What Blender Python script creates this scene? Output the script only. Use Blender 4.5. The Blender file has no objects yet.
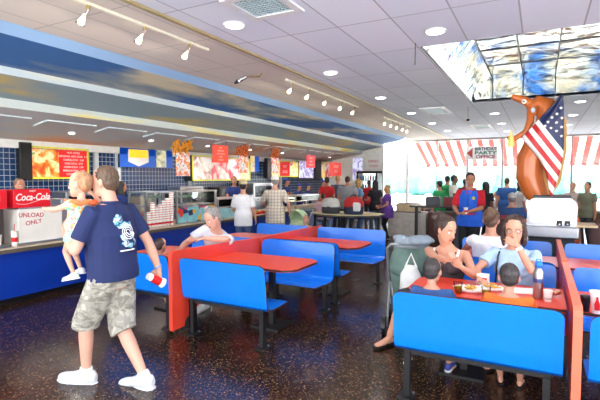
import bpy, bmesh, math, random
from mathutils import Vector, Matrix, Euler, noise
random.seed(7)
C = bpy.context.scene.collection
PI = math.pi
V = Vector
# ------------------------------------------------------------ camera
EYE = V((0, 0, 1.7))
YAW = math.radians(28.07); PITCH = math.radians(2.93)
cd = bpy.data.cameras.new('camera'); cam = bpy.data.objects.new('camera', cd); C.objects.link(cam)
cd.lens = 27.0; cd.sensor_width = 36.0; cd.clip_end = 500
cam.location = EYE; cam.rotation_euler = (PI/2-PITCH, 0, YAW)
bpy.context.scene.camera = cam
RM = Euler((PI/2-PITCH, 0, YAW)).to_matrix()
def ray(u, v): return RM @ V(((u-300)/450, (200-v)/450, -1))
def on_z(u, v, z): d = ray(u, v); return EYE + d*((z-EYE.z)/d.z)
def on_y(u, v, y): d = ray(u, v); return EYE + d*(y/d.y)
def on_x(u, v, x): d = ray(u, v); return EYE + d*(x/d.x)
# ------------------------------------------------------------ materials
def lin(c):
    r = []
    for x in c:
        x = x/255
        r.append(x/12.92 if x <= .04045 else ((x+.055)/1.055)**2.4)
    return tuple(r)+(1,)
class NT:
    def __init__(s, name):
        s.m = bpy.data.materials.new(name); s.m.use_nodes = True; s.t = s.m.node_tree
        s.b = s.t.nodes['Principled BSDF']
    def n(s, k, **kw):
        nd = s.t.nodes.new(k)
        for a, b in kw.items(): setattr(nd, a, b)
        return nd
    def l(s, a, b): s.t.links.new(a, b)
    def co(s, scale=(1,1,1), kind='Object', rot=(0,0,0)):
        tc = s.n('ShaderNodeTexCoord'); mp = s.n('ShaderNodeMapping')
        mp.inputs['Scale'].default_value = scale; mp.inputs['Rotation'].default_value = rot
        s.l(tc.outputs[kind], mp.inputs[0]); return mp.outputs[0]
    def noise(s, co, scale, detail=3, dist=0):
        nz = s.n('ShaderNodeTexNoise'); nz.inputs['Scale'].default_value = scale; nz.inputs['Detail'].default_value = detail
        nz.inputs['Distortion'].default_value = dist
        s.l(co, nz.inputs['Vector']); return nz.outputs['Fac']
    def ramp(s, fac, stops, interp='LINEAR'):
        r = s.n('ShaderNodeValToRGB'); cr = r.color_ramp; cr.interpolation = interp
        while len(cr.elements) < len(stops): cr.elements.new(.5)
        for e, (p, c) in zip(cr.elements, stops): e.position = p; e.color = c
        s.l(fac, r.inputs[0]); return r.outputs[0]
    def mix(s, f, a, b):
        m = s.n('ShaderNodeMix', data_type='RGBA')
        for k, x in ((0, f), (6, a), (7, b)):
            if hasattr(x, 'is_linked') or hasattr(x, 'links'): s.l(x, m.inputs[k])
            else: m.inputs[k].default_value = x
        return m.outputs[2]
    def math(s, op, a, b=0):
        m = s.n('ShaderNodeMath', operation=op)
        for k, x in ((0, a), (1, b)):
            if hasattr(x, 'links'): s.l(x, m.inputs[k])
            else: m.inputs[k].default_value = x
        return m.outputs[0]
    def bump(s, h, strength=.2, dist=.01):
        b = s.n('ShaderNodeBump'); b.inputs['Strength'].default_value = strength; b.inputs['Distance'].default_value = dist
        s.l(h, b.inputs['Height']); s.l(b.outputs[0], s.b.inputs['Normal'])
    def base(s, c):
        if hasattr(c, 'links'): s.l(c, s.b.inputs['Base Color'])
        else: s.b.inputs['Base Color'].default_value = c
MATS = {}
def mat(name, col, rough=.5, metal=0, var=.06, scale=8, emit=0, bump=0, coat=0):
    if name in MATS: return MATS[name]
    t = NT(name); c = lin(col)
    if var:
        f = t.noise(t.co(), scale, 3)
        t.base(t.ramp(f, [(.3, tuple(x*(1-var) for x in c[:3])+(1,)), (.7, tuple(min(1, x*(1+var)) for x in c[:3])+(1,))]))
        if bump: t.bump(f, bump, .01)
    else: t.base(c)
    t.b.inputs['Roughness'].default_value = rough; t.b.inputs['Metallic'].default_value = metal
    if coat: t.b.inputs['Coat Weight'].default_value = coat; t.b.inputs['Coat Roughness'].default_value = .1
    if emit:
        t.b.inputs['Emission Color'].default_value = c; t.b.inputs['Emission Strength'].default_value = emit
    MATS[name] = t.m; return t.m
def fabric(name, col, rough=.85, bump=.3, scale=14): return mat(name, col, rough, 0, .12, scale, 0, bump)
# ------------------------------------------------------------ mesh helpers
class MB:
    def __init__(s): s.bm = bmesh.new(); s.mi = 0
    def _f(s, vs):
        try: f = s.bm.faces.new(vs); f.material_index = s.mi; return f
        except ValueError: return None
    def box(s, c, d, rot=0, M=None, bev=0):
        c = V(c); hx, hy, hz = d[0]/2, d[1]/2, d[2]/2
        R = M if M is not None else Matrix.Rotation(rot, 3, 'Z')
        tmp = bmesh.new(); bmesh.ops.create_cube(tmp, size=1)
        for v in tmp.verts: v.co = V((v.co.x*d[0], v.co.y*d[1], v.co.z*d[2]))
        if bev: bmesh.ops.bevel(tmp, geom=tmp.edges[:], offset=bev, segments=2, affect='EDGES', profile=.5)
        mp = {v: s.bm.verts.new(c + R @ v.co) for v in tmp.verts}
        for f in tmp.faces: s._f([mp[v] for v in f.verts])
        tmp.free(); return s
    def rings(s, rings, n=12, cap=True, closed=True):
        """rings: list of (center, axis1, axis2)"""
        R = []
        for (c, a, b) in rings:
            R.append([s.bm.verts.new(V(c)+V(a)*math.cos(2*PI*k/n)+V(b)*math.sin(2*PI*k/n)) for k in range(n)])
        for p, q in zip(R, R[1:]):
            for k in range(n): s._f([p[k], p[(k+1) % n], q[(k+1) % n], q[k]])
        if cap: s._f(R[0][::-1]); s._f(R[-1])
        return s
    def tube(s, pts, rad, n=10, flat=1.0, side=None, rnd=True):
        pts = [V(p) for p in pts]
        if not hasattr(rad, '__len__'): rad = [rad]*len(pts)
        rad = list(rad)
        T = []
        for i in range(len(pts)):
            a = pts[max(0, i-1)]; b = pts[min(len(pts)-1, i+1)]
            t = (b-a); T.append(t.normalized() if t.length > 1e-9 else V((0,0,1)))
        ref = V(side) if side is not None else (V((1,0,0)) if abs(T[0].x) < .8 else V((0,1,0)))
        rings = []
        prev = ref
        for i, p in enumerate(pts):
            a = prev - T[i]*prev.dot(T[i])
            if a.length < 1e-6: a = T[i].orthogonal()
            a.normalize(); prev = a; b = T[i].cross(a)
            if i == 0 and rnd:
                for k in (.3, .75): rings.append((p-T[i]*rad[0]*math.cos(k*PI/2), a*rad[0]*math.sin(k*PI/2), b*rad[0]*math.sin(k*PI/2)*flat))
            rings.append((p, a*rad[i], b*rad[i]*flat))
            if i == len(pts)-1 and rnd:
                for k in (.75, .3): rings.append((p+T[i]*rad[i]*math.cos(k*PI/2), a*rad[i]*math.sin(k*PI/2), b*rad[i]*math.sin(k*PI/2)*flat))
        return s.rings(rings, n)
    def cyl(s, a, b, r, r2=None, n=16):
        return s.tube([a, b], [r, r if r2 is None else r2], n, rnd=False)
    def lathe(s, c, prof, n=20, axis='Z'):
        c = V(c); A, B, Z = V((1,0,0)), V((0,1,0)), V((0,0,1))
        if axis == 'X': A, B, Z = V((0,1,0)), V((0,0,1)), V((1,0,0))
        if axis == 'Y': A, B, Z = V((0,0,1)), V((1,0,0)), V((0,1,0))
        return s.rings([(c+Z*z, A*max(r, 1e-4), B*max(r, 1e-4)) for r, z in prof], n)
    def ell(s, c, r, n=14, M=None):
        c = V(c); M = M or Matrix.Identity(3); m = 8
        return s.rings([(c+M@V((0, 0, -r[2]*math.cos(PI*k/m))), M@V((r[0]*max(math.sin(PI*k/m), .02), 0, 0)), M@V((0, r[1]*max(math.sin(PI*k/m), .02), 0))) for k in range(m+1)], n)
    def prism(s, poly, a, b):
        """poly: list of 3-D points (a planar outline); extruded by vector from a to b offsets"""
        a = V(a); b = V(b)
        p = [s.bm.verts.new(V(x)+a) for x in poly]; q = [s.bm.verts.new(V(x)+b) for x in poly]
        s._f(p[::-1]); s._f(q)
        for k in range(len(p)): s._f([p[k], p[(k+1) % len(p)], q[(k+1) % len(p)], q[k]])
        return s
    def quad(s, *pts): s._f([s.bm.verts.new(V(p)) for p in pts]); return s
    def build(s, name, mats, parent=None, smooth=False, recalc=True):
        if recalc: bmesh.ops.recalc_face_normals(s.bm, faces=s.bm.faces[:])
        me = bpy.data.meshes.new(name); s.bm.to_mesh(me); s.bm.free()
        for m in (mats if isinstance(mats, (list, tuple)) else [mats]): me.materials.append(m)
        if smooth:
            for p in me.polygons: p.use_smooth = True
        o = bpy.data.objects.new(name, me); C.objects.link(o)
        if parent: o.parent = parent
        return o
def tag(o, label=None, cat=None, group=None, kind=None):
    if label: o['label'] = label
    if cat: o['category'] = cat
    if group: o['group'] = group
    if kind: o['kind'] = kind
    return o
def empty(name, loc, label, cat, group=None, rz=0):
    o = bpy.data.objects.new(name, None); C.objects.link(o); o.location = loc; o.rotation_euler = (0, 0, rz)
    o.empty_display_size = .1
    return tag(o, label, cat, group)
def struct(o): o['kind'] = 'structure'; return o
def smooth_by_angle(o, ang=40):
    me = o.data
    for p in me.polygons: p.use_smooth = True
    try: me.set_sharp_from_angle(angle=math.radians(ang))
    except Exception: pass
    return o
def copy_tree(o, parent=None):
    c = o.copy(); C.objects.link(c); c.parent = parent
    for ch in list(o.children): copy_tree(ch, c)
    return c
APPLY = []
def remesh(o, vox, sm=3, disp=0, dscale=.05):
    m = o.modifiers.new('r', 'REMESH'); m.mode = 'VOXEL'; m.voxel_size = vox; m.use_smooth_shade = True
    if sm: k = o.modifiers.new('s', 'SMOOTH'); k.factor = .5; k.iterations = sm
    if disp:
        tx = bpy.data.textures.new('hair_noise', 'CLOUDS'); tx.noise_scale = dscale
        d = o.modifiers.new('d', 'DISPLACE'); d.texture = tx; d.strength = disp; d.mid_level = .5
    APPLY.append(o); return o
def lettering(txt, size, m, parent=None, loc=(0,0,0), rot=(0,0,0), depth=.002, align='CENTER', name='lettering', shear=0, bold=0, sx=1):
    cu = bpy.data.curves.new('t', 'FONT'); cu.body = txt; cu.size = size; cu.extrude = depth; cu.align_x = align; cu.align_y = 'CENTER'; cu.shear = shear; cu.offset = bold
    cu.resolution_u = 3
    tmp = bpy.data.objects.new('t', cu); C.objects.link(tmp)
    dg = bpy.context.evaluated_depsgraph_get(); me = bpy.data.meshes.new_from_object(tmp.evaluated_get(dg))
    bpy.data.objects.remove(tmp); me.name = name; me.materials.clear(); me.materials.append(m)
    if sx != 1:
        for v in me.vertices: v.co.x *= sx
    o = bpy.data.objects.new(name, me); C.objects.link(o); o.location = loc; o.rotation_euler = rot
    if parent: o.parent = parent
    return o
# ------------------------------------------------------------ common materials
BLUE = mat('blue_laminate', (0, 120, 236), .3, 0, .03, 3, coat=.3)
RED = mat('red_laminate', (232, 68, 46), .35, 0, .04, 3, coat=.2)
ORANGE_EDGE = mat('orange_edge', (225, 110, 75), .5, 0, .05)
EDGE = mat('dark_edge', (60, 34, 28), .6)
BLACK = mat('black_steel', (18, 18, 20), .4, 0, .1)
CHROME = mat('chrome', (225, 228, 232), .16, 1, .02)
STEEL = mat('brushed_steel', (185, 188, 192), .32, 1, .05)
WHITE = mat('white_plastic', (238, 238, 235), .4, 0, .02)
PAPER = mat('white_paper', (245, 243, 238), .7, 0, .02)
REDINK = mat('red_ink', (215, 22, 30), .5, 0, .03)
YELLOW = mat('yellow_frame', (225, 225, 60), .4, 0, .04)
def glassmat(name='clear_glass', tint=(.92, .96, .96, 1), refl=.12):
    t = NT(name); nt = t.t
    tr = t.n('ShaderNodeBsdfTransparent'); tr.inputs[0].default_value = tint
    gl = t.n('ShaderNodeBsdfGlossy'); gl.inputs['Roughness'].default_value = .03
    fr = t.n('ShaderNodeFresnel'); fr.inputs[0].default_value = 1.3
    mx = t.n('ShaderNodeMixShader'); t.l(fr.outputs[0], mx.inputs[0]); t.l(tr.outputs[0], mx.inputs[1]); t.l(gl.outputs[0], mx.inputs[2])
    t.l(mx.outputs[0], nt.nodes['Material Output'].inputs[0]); return t.m
GLASS = glassmat()
# ============================================================ the room
YB = 20.8            # window wall
HC = 3.37            # ceiling
def tile_floor():
    t = NT('terrazzo'); co = t.co()
    def chips(scale, thr, cols):
        v = t.n('ShaderNodeTexVoronoi'); v.inputs['Scale'].default_value = scale; t.l(co, v.inputs['Vector'])
        s = t.n('ShaderNodeSeparateColor'); t.l(v.outputs['Color'], s.inputs[0])
        pick = t.math('LESS_THAN', s.outputs[0], thr)
        near = t.math('LESS_THAN', v.outputs['Distance'], .42)
        col = t.ramp(s.outputs[1], cols)
        return t.math('MULTIPLY', pick, near), col
    base = t.ramp(t.noise(co, 1.2, 4), [(.3, lin((34, 22, 14))), (.7, lin((52, 35, 22)))])
    f1, c1 = chips(55, .34, [(0, lin((90, 55, 30))), (.4, lin((120, 88, 55))), (.7, lin((66, 44, 40))), (1, lin((150, 120, 90)))])
    f2, c2 = chips(95, .3, [(0, lin((80, 50, 32))), (.5, lin((60, 52, 58))), (1, lin((135, 105, 70)))])
    c = t.mix(f2, base, c2); c = t.mix(f1, c, c1)
    t.base(c)
    r = t.ramp(t.noise(co, 2.5, 3), [(.3, (.16,)*3+(1,)), (.7, (.28,)*3+(1,))]); t.l(r, t.b.inputs['Roughness'])
    t.b.inputs['Specular IOR Level'].default_value = .38
    return t.m
m = MB(); m.box((-2, 9, -.05), (18, 23.8, .1)); struct(m.build('floor', tile_floor()))

def tile_ceiling():
    t = NT('ceiling_tile'); co = t.co()
    sx = t.n('ShaderNodeSeparateXYZ'); t.l(co, sx.inputs[0])
    def line(o, per, off, w):
        a = t.math('ADD', o, off); a = t.math('DIVIDE', a, per); a = t.math('FRACT', a); a = t.math('SUBTRACT', a, .5); a = t.math('ABSOLUTE', a)
        return t.math('GREATER_THAN', a, .5-w/per/2)
    g = t.math('MAXIMUM', line(sx.outputs[0], .605, 1.43+6.05, .017), line(sx.outputs[1], 1.22, -5.93+12.2, .017))
    # per-tile tone
    br = t.n('ShaderNodeTexWhiteNoise', noise_dimensions='2D')
    cx = t.math('FLOOR', t.math('DIVIDE', t.math('ADD', sx.outputs[0], 1.43+6.05), .605)); cy = t.math('FLOOR', t.math('DIVIDE', t.math('ADD', sx.outputs[1], -5.93+12.2), 1.22))
    cb = t.n('ShaderNodeCombineXYZ'); t.l(cx, cb.inputs[0]); t.l(cy, cb.inputs[1]); t.l(cb.outputs[0], br.inputs[0])
    tone = t.ramp(br.outputs['Value'], [(0, lin((216, 222, 240))), (1, lin((228, 233, 248)))])
    n = t.noise(co, 90, 2)
    t.base(t.mix(g, tone, lin((176, 177, 190)))); t.b.inputs['Roughness'].default_value = .9
    t.bump(n, .15, .003); return t.m
CT = tile_ceiling()
# recess in the ceiling
RX0, RX1, RY0, RY1, RU = -1.39, 3.45, 5.93, 10.85, .5
m = MB(); z = HC; th = .06
XL = -5.1
for (x0, x1, y0, y1) in ((-3.47, RX0, -2.9, YB), (RX0, RX1, -2.9, RY0), (RX0, RX1, RY1, YB), (RX1, 7, -2.9, YB)):
    m.box(((x0+x1)/2, (y0+y1)/2, z+th/2), (x1-x0, y1-y0, th))
struct(m.build('ceiling', CT))
t = NT('ceiling_tile_cream'); co = t.co()
sx = t.n('ShaderNodeSeparateXYZ'); t.l(co, sx.inputs[0])
def _line(o, per, off, w):
    a = t.math('ADD', o, off); a = t.math('DIVIDE', a, per); a = t.math('FRACT', a); a = t.math('SUBTRACT', a, .5); a = t.math('ABSOLUTE', a)
    return t.math('GREATER_THAN', a, .5-w/per/2)
g = t.math('MAXIMUM', _line(sx.outputs[0], .605, 1.2+6.05, .014), _line(sx.outputs[1], 1.22, -5.6+12.2, .014))
t.base(t.mix(g, lin((214, 205, 200)), lin((172, 166, 168)))); t.b.inputs['Roughness'].default_value = .9
m = MB(); m.box(((-3.47+XL)/2-.05, 9, z+th/2), (-3.47-XL+.1, 23.8, th)); struct(m.build('ceiling_band_over_counter', t.m))
m = MB(); m.box((-3.47, 9, z-.012), (.05, 23.8, .03)); struct(m.build('trim_1', mat('brass_trim', (176, 160, 120), .5, .3)))
# mirrored recess
def sky_foil():
    t = NT('printed_sky_foil'); co = t.co()
    f = t.noise(t.co((1, .6, 1)), 1.5, 5, .7)
    c = t.ramp(f, [(.0, lin((40, 84, 150))), (.40, lin((60, 112, 180))), (.48, lin((165, 175, 178))), (.58, lin((196, 190, 170))), (1, lin((214, 212, 200)))])
    t.base(c); t.b.inputs['Metallic'].default_value = .75; t.b.inputs['Roughness'].default_value = .14
    t.bump(t.noise(t.co((1, 1, 1)), 1.8, 2, 1.2), .35, .12); return t.m
FO = sky_foil()
sl = .42
m = MB()
m.quad((RX0, RY0, z), (RX0+sl, RY0, z+RU), (RX0+sl, RY1, z+RU), (RX0, RY1, z))
m.quad((RX0+sl, RY0, z+RU), (RX1, RY0, z+RU), (RX1, RY1, z+RU), (RX0+sl, RY1, z+RU))
m.quad((RX0, RY1, z), (RX0+sl, RY1, z+RU), (RX1, RY1, z+RU), (RX1, RY1, z))
m.quad((RX0, RY0, z), (RX0+sl, RY0, z+RU), (RX1, RY0, z+RU), (RX1, RY0, z))
m.quad((RX1, RY0, z), (RX1, RY0, z+RU), (RX1, RY1, z+RU), (RX1, RY1, z))
struct(m.build('ceiling_recess', FO, recalc=False))
GR = mat('foil_seam', (70, 74, 84), .4, .5)
m = MB()
for x in (RX0+sl, RX0+sl+.6, RX0+sl+1.2+.0, RX0+sl+2.4, RX0+sl+3.6):
    m.box((x, (RY0+RY1)/2, z+RU-.008), (.022, RY1-RY0, .012))
    m.box((x, RY1-.008, z+RU/2), (.022, .012, RU))
for y in (RY0+1.25, RY0+2.5, RY0+3.7): m.box(((RX0+RX1+sl)/2, y, z+RU-.008), (RX1-RX0-sl, .02, .012))
m.box(((RX0+RX1)/2, RY1, z+.004), (RX1-RX0, .03, .012)); m.box((RX0, (RY0+RY1)/2, z+.004), (.03, RY1-RY0, .012))
struct(m.build('trim_2', GR))

# painted stepped soffit over the counter
def mural(name, base, cloud, cloud2, thr=.55, sc=.9, st=(1, .35, 2), warm=None):
    t = NT(name); co = t.co(st)
    f = t.noise(co, sc, 5, .4)
    c = t.ramp(f, [(0, lin(base)), (thr-.06, lin(base)), (thr+.03, lin(cloud)), (thr+.12, lin(cloud2)), (1, lin(cloud2))])
    if warm:
        g = t.ramp(t.noise(t.co((1, .5, 1)), .55, 3), [(.5, (0,0,0,1)), (.62, (1,1,1,1))])
        c = t.mix(g, c, lin(warm))
    t.base(c); t.b.inputs['Roughness'].default_value = .8; return t.m
prof = [(-5.1, 1.67), (-5.25, 1.577), (-6.1, 1.42), (-6.1, 1.32), (-7.0, 1.16), (-7.0, 1.03), (-8.8, .70)]
mm = [mural('mural_pale_sky', (140, 175, 218), (150, 185, 222), (222, 214, 190), .66),
      mural('mural_deep_sky', (48, 98, 160), (130, 145, 158), (206, 196, 172), .53, 1.0),
      mural('mural_ledge_one', (186, 200, 208), (206, 204, 180), (218, 200, 118), .6, 1.4),
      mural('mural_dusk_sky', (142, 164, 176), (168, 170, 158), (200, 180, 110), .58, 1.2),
      mural('mural_ledge_two', (196, 206, 206), (214, 210, 176), (222, 204, 110), .52, 1.6),
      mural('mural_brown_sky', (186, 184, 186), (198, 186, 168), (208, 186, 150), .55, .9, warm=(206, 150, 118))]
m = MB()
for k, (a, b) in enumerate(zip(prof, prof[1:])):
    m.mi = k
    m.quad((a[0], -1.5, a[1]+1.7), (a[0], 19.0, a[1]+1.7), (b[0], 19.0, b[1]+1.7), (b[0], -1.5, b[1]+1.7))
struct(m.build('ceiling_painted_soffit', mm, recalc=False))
m = MB()   # end of the soffit and a closing panel above it
poly = [(p[0], 0, p[1]+1.7) for p in prof]+[(-8.8, 0, 3.9), (-5.1, 0, 3.9)]
m.prism(poly, (0, 18.98, 0), (0, 19.1, 0)); struct(m.build('wall_soffit_end', mat('cream_wall', (236, 232, 222), .8)))
m = MB(); m.box((-8.82, 8.8, 2.33), (.1, 20.6, .16)); struct(m.build('trim_3', mat('white_trim', (222, 222, 218), .6)))
# panel edges under the lowest soffit band, their glint put in as pale colour
LE = mat('panel_edge_glint', (205, 222, 232), .35)
y = 1.0; k = 4
while y < 18:
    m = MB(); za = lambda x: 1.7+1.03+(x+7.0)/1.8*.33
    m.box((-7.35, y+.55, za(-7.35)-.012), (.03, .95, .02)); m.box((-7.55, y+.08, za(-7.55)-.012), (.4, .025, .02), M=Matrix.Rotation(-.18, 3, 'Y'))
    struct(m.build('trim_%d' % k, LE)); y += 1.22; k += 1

# tiled wall behind the servers
def tiles(name, c, grout, s=.108, gw=.09):
    t = NT(name); co = t.co((1, 1, 1))
    sx = t.n('ShaderNodeSeparateXYZ'); t.l(co, sx.inputs[0])
    def ln(o):
        a = t.math('FRACT', t.math('DIVIDE', o, s)); a = t.math('ABSOLUTE', t.math('SUBTRACT', a, .5)); return t.math('GREATER_THAN', a, .5-gw/2)
    g = t.math('MAXIMUM', ln(sx.outputs[1]), ln(sx.outputs[2]))
    f = t.noise(co, 3, 2); cc = t.ramp(f, [(.3, tuple(x*.8 for x in lin(c)[:3])+(1,)), (.7, lin(c))])
    t.base(t.mix(g, cc, lin(grout))); t.b.inputs['Roughness'].default_value = .25; return t.m
m = MB(); m.box((-8.97, 8.5, 1.95), (.14, 21, 3.9)); struct(m.build('wall_kitchen', tiles('blue_tile', (22, 58, 104), (165, 175, 185))))
WP = mat('white_post', (205, 210, 212), .5)
k = 1
for y in (6.82, 7.42, 9.9, 12.4, 15.0):
    m = MB(); m.box((-8.86, y, 1.15), (.07, .1, 2.3)); struct(m.build('pillar_%d' % k, WP)); k += 1
# end wall of the serving area (bright white) and the white jamb by the windows
WW = mat('white_wall', (240, 238, 232), .8)
m = MB(); m.box((-7.5, 19.18, 1.9), (2.9, .12, 3.8)); struct(m.build('wall_serving_end', WW))
# right-hand wall far out of frame, low sill with glazing over it
m = MB(); m.box((7.05, 14, 1.7), (.1, 14, 3.4)); struct(m.build('wall_right', WW))

# window wall
MU = mat('grey_mullion', (150, 152, 152), .4, .4)
xs = [-8.6, -6.6, -5.46, -4.10, -2.80, -1.42, -.12, 1.08, 2.4, 3.7, 5.0, 6.9]
m = MB(); m.box((-.75, YB, HC-.04), (15.6, .14, .08)); struct(m.build('trim_20', MU))
for i, (a, b) in enumerate(zip(xs, xs[1:])):
    m = MB(); m.box(((a+b)/2, YB, 1.85), (b-a-.08, .012, 2.9)); w = struct(m.build('window_%d' % (i+1), GLASS))
    m = MB(); m.box(((a+b)/2, YB, .36), (b-a, .1, .08)); m.build('window_sill', MU, w)
    wd = .13 if i == 2 else (.05 if i in (1, 3) else .07)
    m = MB(); m.box((a, YB, HC/2), (wd, .12, HC)); m.build('window_frame', MU, w)
m = MB(); m.box((.9, YB+.02, .17), (12.3, .12, .34)); struct(m.build('wall_under_windows', mat('brown_sill_wall', (120, 92, 72), .7)))

# outside: pavement, awning, hedge and parked white vans are washed out by daylight
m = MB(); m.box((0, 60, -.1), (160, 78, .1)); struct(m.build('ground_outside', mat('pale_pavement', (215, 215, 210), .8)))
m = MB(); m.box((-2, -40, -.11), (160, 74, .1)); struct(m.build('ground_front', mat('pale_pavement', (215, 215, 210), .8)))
def awning_mat():
    t = NT('awning_stripes'); sx = t.n('ShaderNodeSeparateXYZ'); t.l(t.co(), sx.inputs[0])
    a = t.math('FRACT', t.math('DIVIDE', sx.outputs[0], .46)); g = t.math('GREATER_THAN', a, .5)
    c = t.mix(g, lin((250, 240, 234)), lin((224, 112, 108)))
    tl = t.n('ShaderNodeBsdfTranslucent'); df = t.n('ShaderNodeBsdfDiffuse'); mx = t.n('ShaderNodeMixShader'); mx.inputs[0].default_value = .6
    t.l(c, tl.inputs[0]); t.l(c, df.inputs[0]); t.l(df.outputs[0], mx.inputs[1]); t.l(tl.outputs[0], mx.inputs[2])
    t.l(mx.outputs[0], t.t.nodes['Material Output'].inputs[0]); return t.m
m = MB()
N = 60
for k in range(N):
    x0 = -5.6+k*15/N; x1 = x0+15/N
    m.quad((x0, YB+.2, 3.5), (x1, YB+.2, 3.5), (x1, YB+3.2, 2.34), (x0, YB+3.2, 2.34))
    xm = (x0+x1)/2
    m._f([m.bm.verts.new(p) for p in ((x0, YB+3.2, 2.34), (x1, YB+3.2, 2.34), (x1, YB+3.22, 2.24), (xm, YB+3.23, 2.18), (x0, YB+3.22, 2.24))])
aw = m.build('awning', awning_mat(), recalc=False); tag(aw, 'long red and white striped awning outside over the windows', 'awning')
aw.modifiers.new('s', 'SOLIDIFY').thickness = .008
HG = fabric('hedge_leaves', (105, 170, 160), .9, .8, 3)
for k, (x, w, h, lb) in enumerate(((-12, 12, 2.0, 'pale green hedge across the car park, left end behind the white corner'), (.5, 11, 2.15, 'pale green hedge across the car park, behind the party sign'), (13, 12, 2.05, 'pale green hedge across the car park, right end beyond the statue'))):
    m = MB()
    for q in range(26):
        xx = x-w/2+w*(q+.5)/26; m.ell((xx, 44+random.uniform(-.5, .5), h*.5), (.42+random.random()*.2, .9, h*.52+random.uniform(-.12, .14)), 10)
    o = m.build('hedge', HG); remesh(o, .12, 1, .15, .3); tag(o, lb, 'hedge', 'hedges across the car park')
    APPLY[-1] = o
def van(x, y, w, lb, col):
    e = empty('parked_van', (x, y, 0), lb, 'van')
    m = MB(); p = [(-w/2, 0, .35), (-w/2, 0, 1.0), (-w/2+.6, 0, 1.15), (-w/2+1.1, 0, 1.75), (w/2-.1, 0, 1.8), (w/2, 0, 1.2), (w/2, 0, .35)]
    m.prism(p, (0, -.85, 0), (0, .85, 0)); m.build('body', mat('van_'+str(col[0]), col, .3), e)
    m = MB(); m.prism([(-w/2+.8, 0, 1.17), (-w/2+1.15, 0, 1.65), (w/2-.4, 0, 1.68), (w/2-.3, 0, 1.2)], (0, -.87, 0), (0, -.84, 0)); m.build('window', mat('van_glass', (120, 140, 150), .1), e)
    for s in (-1, 1):
        m = MB(); m.cyl((s*(w/2-.8), -.9, .33), (s*(w/2-.8), -.7, .33), .33); m.build('wheel', BLACK, e)
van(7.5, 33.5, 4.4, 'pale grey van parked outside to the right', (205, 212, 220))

# ------------------------------------------------------------ recessed lights
LT = mat('lamp_lens', (255, 252, 245), .4, 0, 0, emit=9)
RIM = mat('lamp_rim', (232, 232, 236), .4)
def downlight(x, y, zz, lb):
    e = empty('ceiling_light', (x, y, zz), lb, 'ceiling light', 'recessed ceiling lights')
    m = MB(); m.rings([((0,0,-.001), V((.125,0,0)), V((0,.125,0))), ((0,0,-.016), V((.12,0,0)), V((0,.12,0))), ((0,0,-.016), V((.1,0,0)), V((0,.1,0))), ((0,0,-.004), V((.095,0,0)), V((0,.095,0)))], 24); m.build('trim_ring', RIM, e)
    m = MB(); m.lathe((0,0,-.013), [(.094, 0), (.09, -.006), (.05, -.01)], 20); m.build('lens', LT, e, smooth=True)
    ld = bpy.data.lights.new('downlight', 'SPOT'); ld.energy = 34; ld.spot_size = 2.3; ld.spot_blend = .8; ld.shadow_soft_size = .09; ld.color = (1, .98, .95)
    lo = bpy.data.objects.new('downlight', ld); C.objects.link(lo); lo.location = (x, y, zz-.05)
ords = ['nearest the camera', 'second from the camera', 'third from the camera', 'fourth from the camera', 'fifth from the camera', 'sixth from the camera', 'farthest']
for k in range(6): downlight(-3.0, 4.10+2.56*k, HC, 'round recessed ceiling light in the row beside the brass trim, '+ords[k])
for k, y in enumerate((5.35, 12.9, 15.4, 18.0)): downlight(-1.1, y, HC, 'round recessed ceiling light in the row left of the mirrored recess, '+ords[k])
for k, y in enumerate((11.75, 14.2, 16.8)): downlight(.74, y, HC, 'round recessed ceiling light behind the statue and flag, '+ords[k])
# lights outside the frame to the right and behind keep the same grid
for x, y in ((.74, 4.0), (.74, 1.4), (2.6, 4.0), (2.6, 1.4), (4.5, 6.5), (4.5, 11), (-1.1, 1.4), (-3.0, 1.5), (4.5, 15)):
    ld = bpy.data.lights.new('downlight', 'SPOT'); ld.energy = 34; ld.spot_size = 2.3; ld.spot_blend = .8; ld.shadow_soft_size = .09; ld.color = (1, .98, .95)
    lo = bpy.data.objects.new('downlight', ld); C.objects.link(lo); lo.location = (x, y, HC-.05)

# ------------------------------------------------------------ track lights
TG = glassmat('track_shade_glass', (.95, .93, .88, 1))
BR = mat('brass', (190, 170, 110), .3, .9)
GLOW = mat('bulb_glow', (255, 244, 215), .4, 0, 0, emit=5)
def spot_head(e, x, y, zz, lit=True):
    h = MB(); h.cyl((x, y, zz), (x, y, zz-.035), .02); b = h.build('mount', BR, e)
    h = MB(); h.tube([(x, y, zz-.03), (x-.01, y-.02, zz-.08), (x-.03, y-.03, zz-.10)], .007, 8); h.build('arm', CHROME, e)
    d = V((-.5, -.15, -.85)).normalized(); c = V((x-.03, y-.03, zz-.11))
    h = MB(); a = d.orthogonal().normalized(); bb = d.cross(a)
    h.rings([(c+d*q, a*r, bb*r) for q, r in ((-.03, .012), (0, .022), (.045, .028), (.075, .042), (.085, .046))], 16, cap=True); h.build('lamp_shade', TG, e, smooth=True)
    h = MB(); h.tube([c+d*.02, c+d*.055], [.018, .032], 12); h.build('bulb', GLOW, e, smooth=True)
    if lit:
        ld = bpy.data.lights.new('track_spot', 'SPOT'); ld.energy = 7; ld.spot_size = 2.3; ld.spot_blend = .7; ld.shadow_soft_size = .04; ld.color = (1, .86, .66)
        lo = bpy.data.objects.new('track_spot', ld); C.objects.link(lo); lo.location = c+d*.12; lo.rotation_euler = V((-1, 0, -.42)).to_track_quat('-Z', 'Y').to_euler()
def track(y0, y1, heads, lb):
    e = empty('track_light', (0, 0, 0), lb, 'track light', 'track lights over the counter')
    m = MB(); m.box((-3.85, (y0+y1)/2, HC-.018), (.035, y1-y0, .03)); m.build('rail', mat('white_rail', (225, 222, 205), .4), e)
    for y in heads: spot_head(e, -3.85, y, HC-.033)
track(1.2, 4.68, (1.7, 2.92, 3.62, 4.34), 'long white track light with wide spaced glass spots, nearest the camera')
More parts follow.
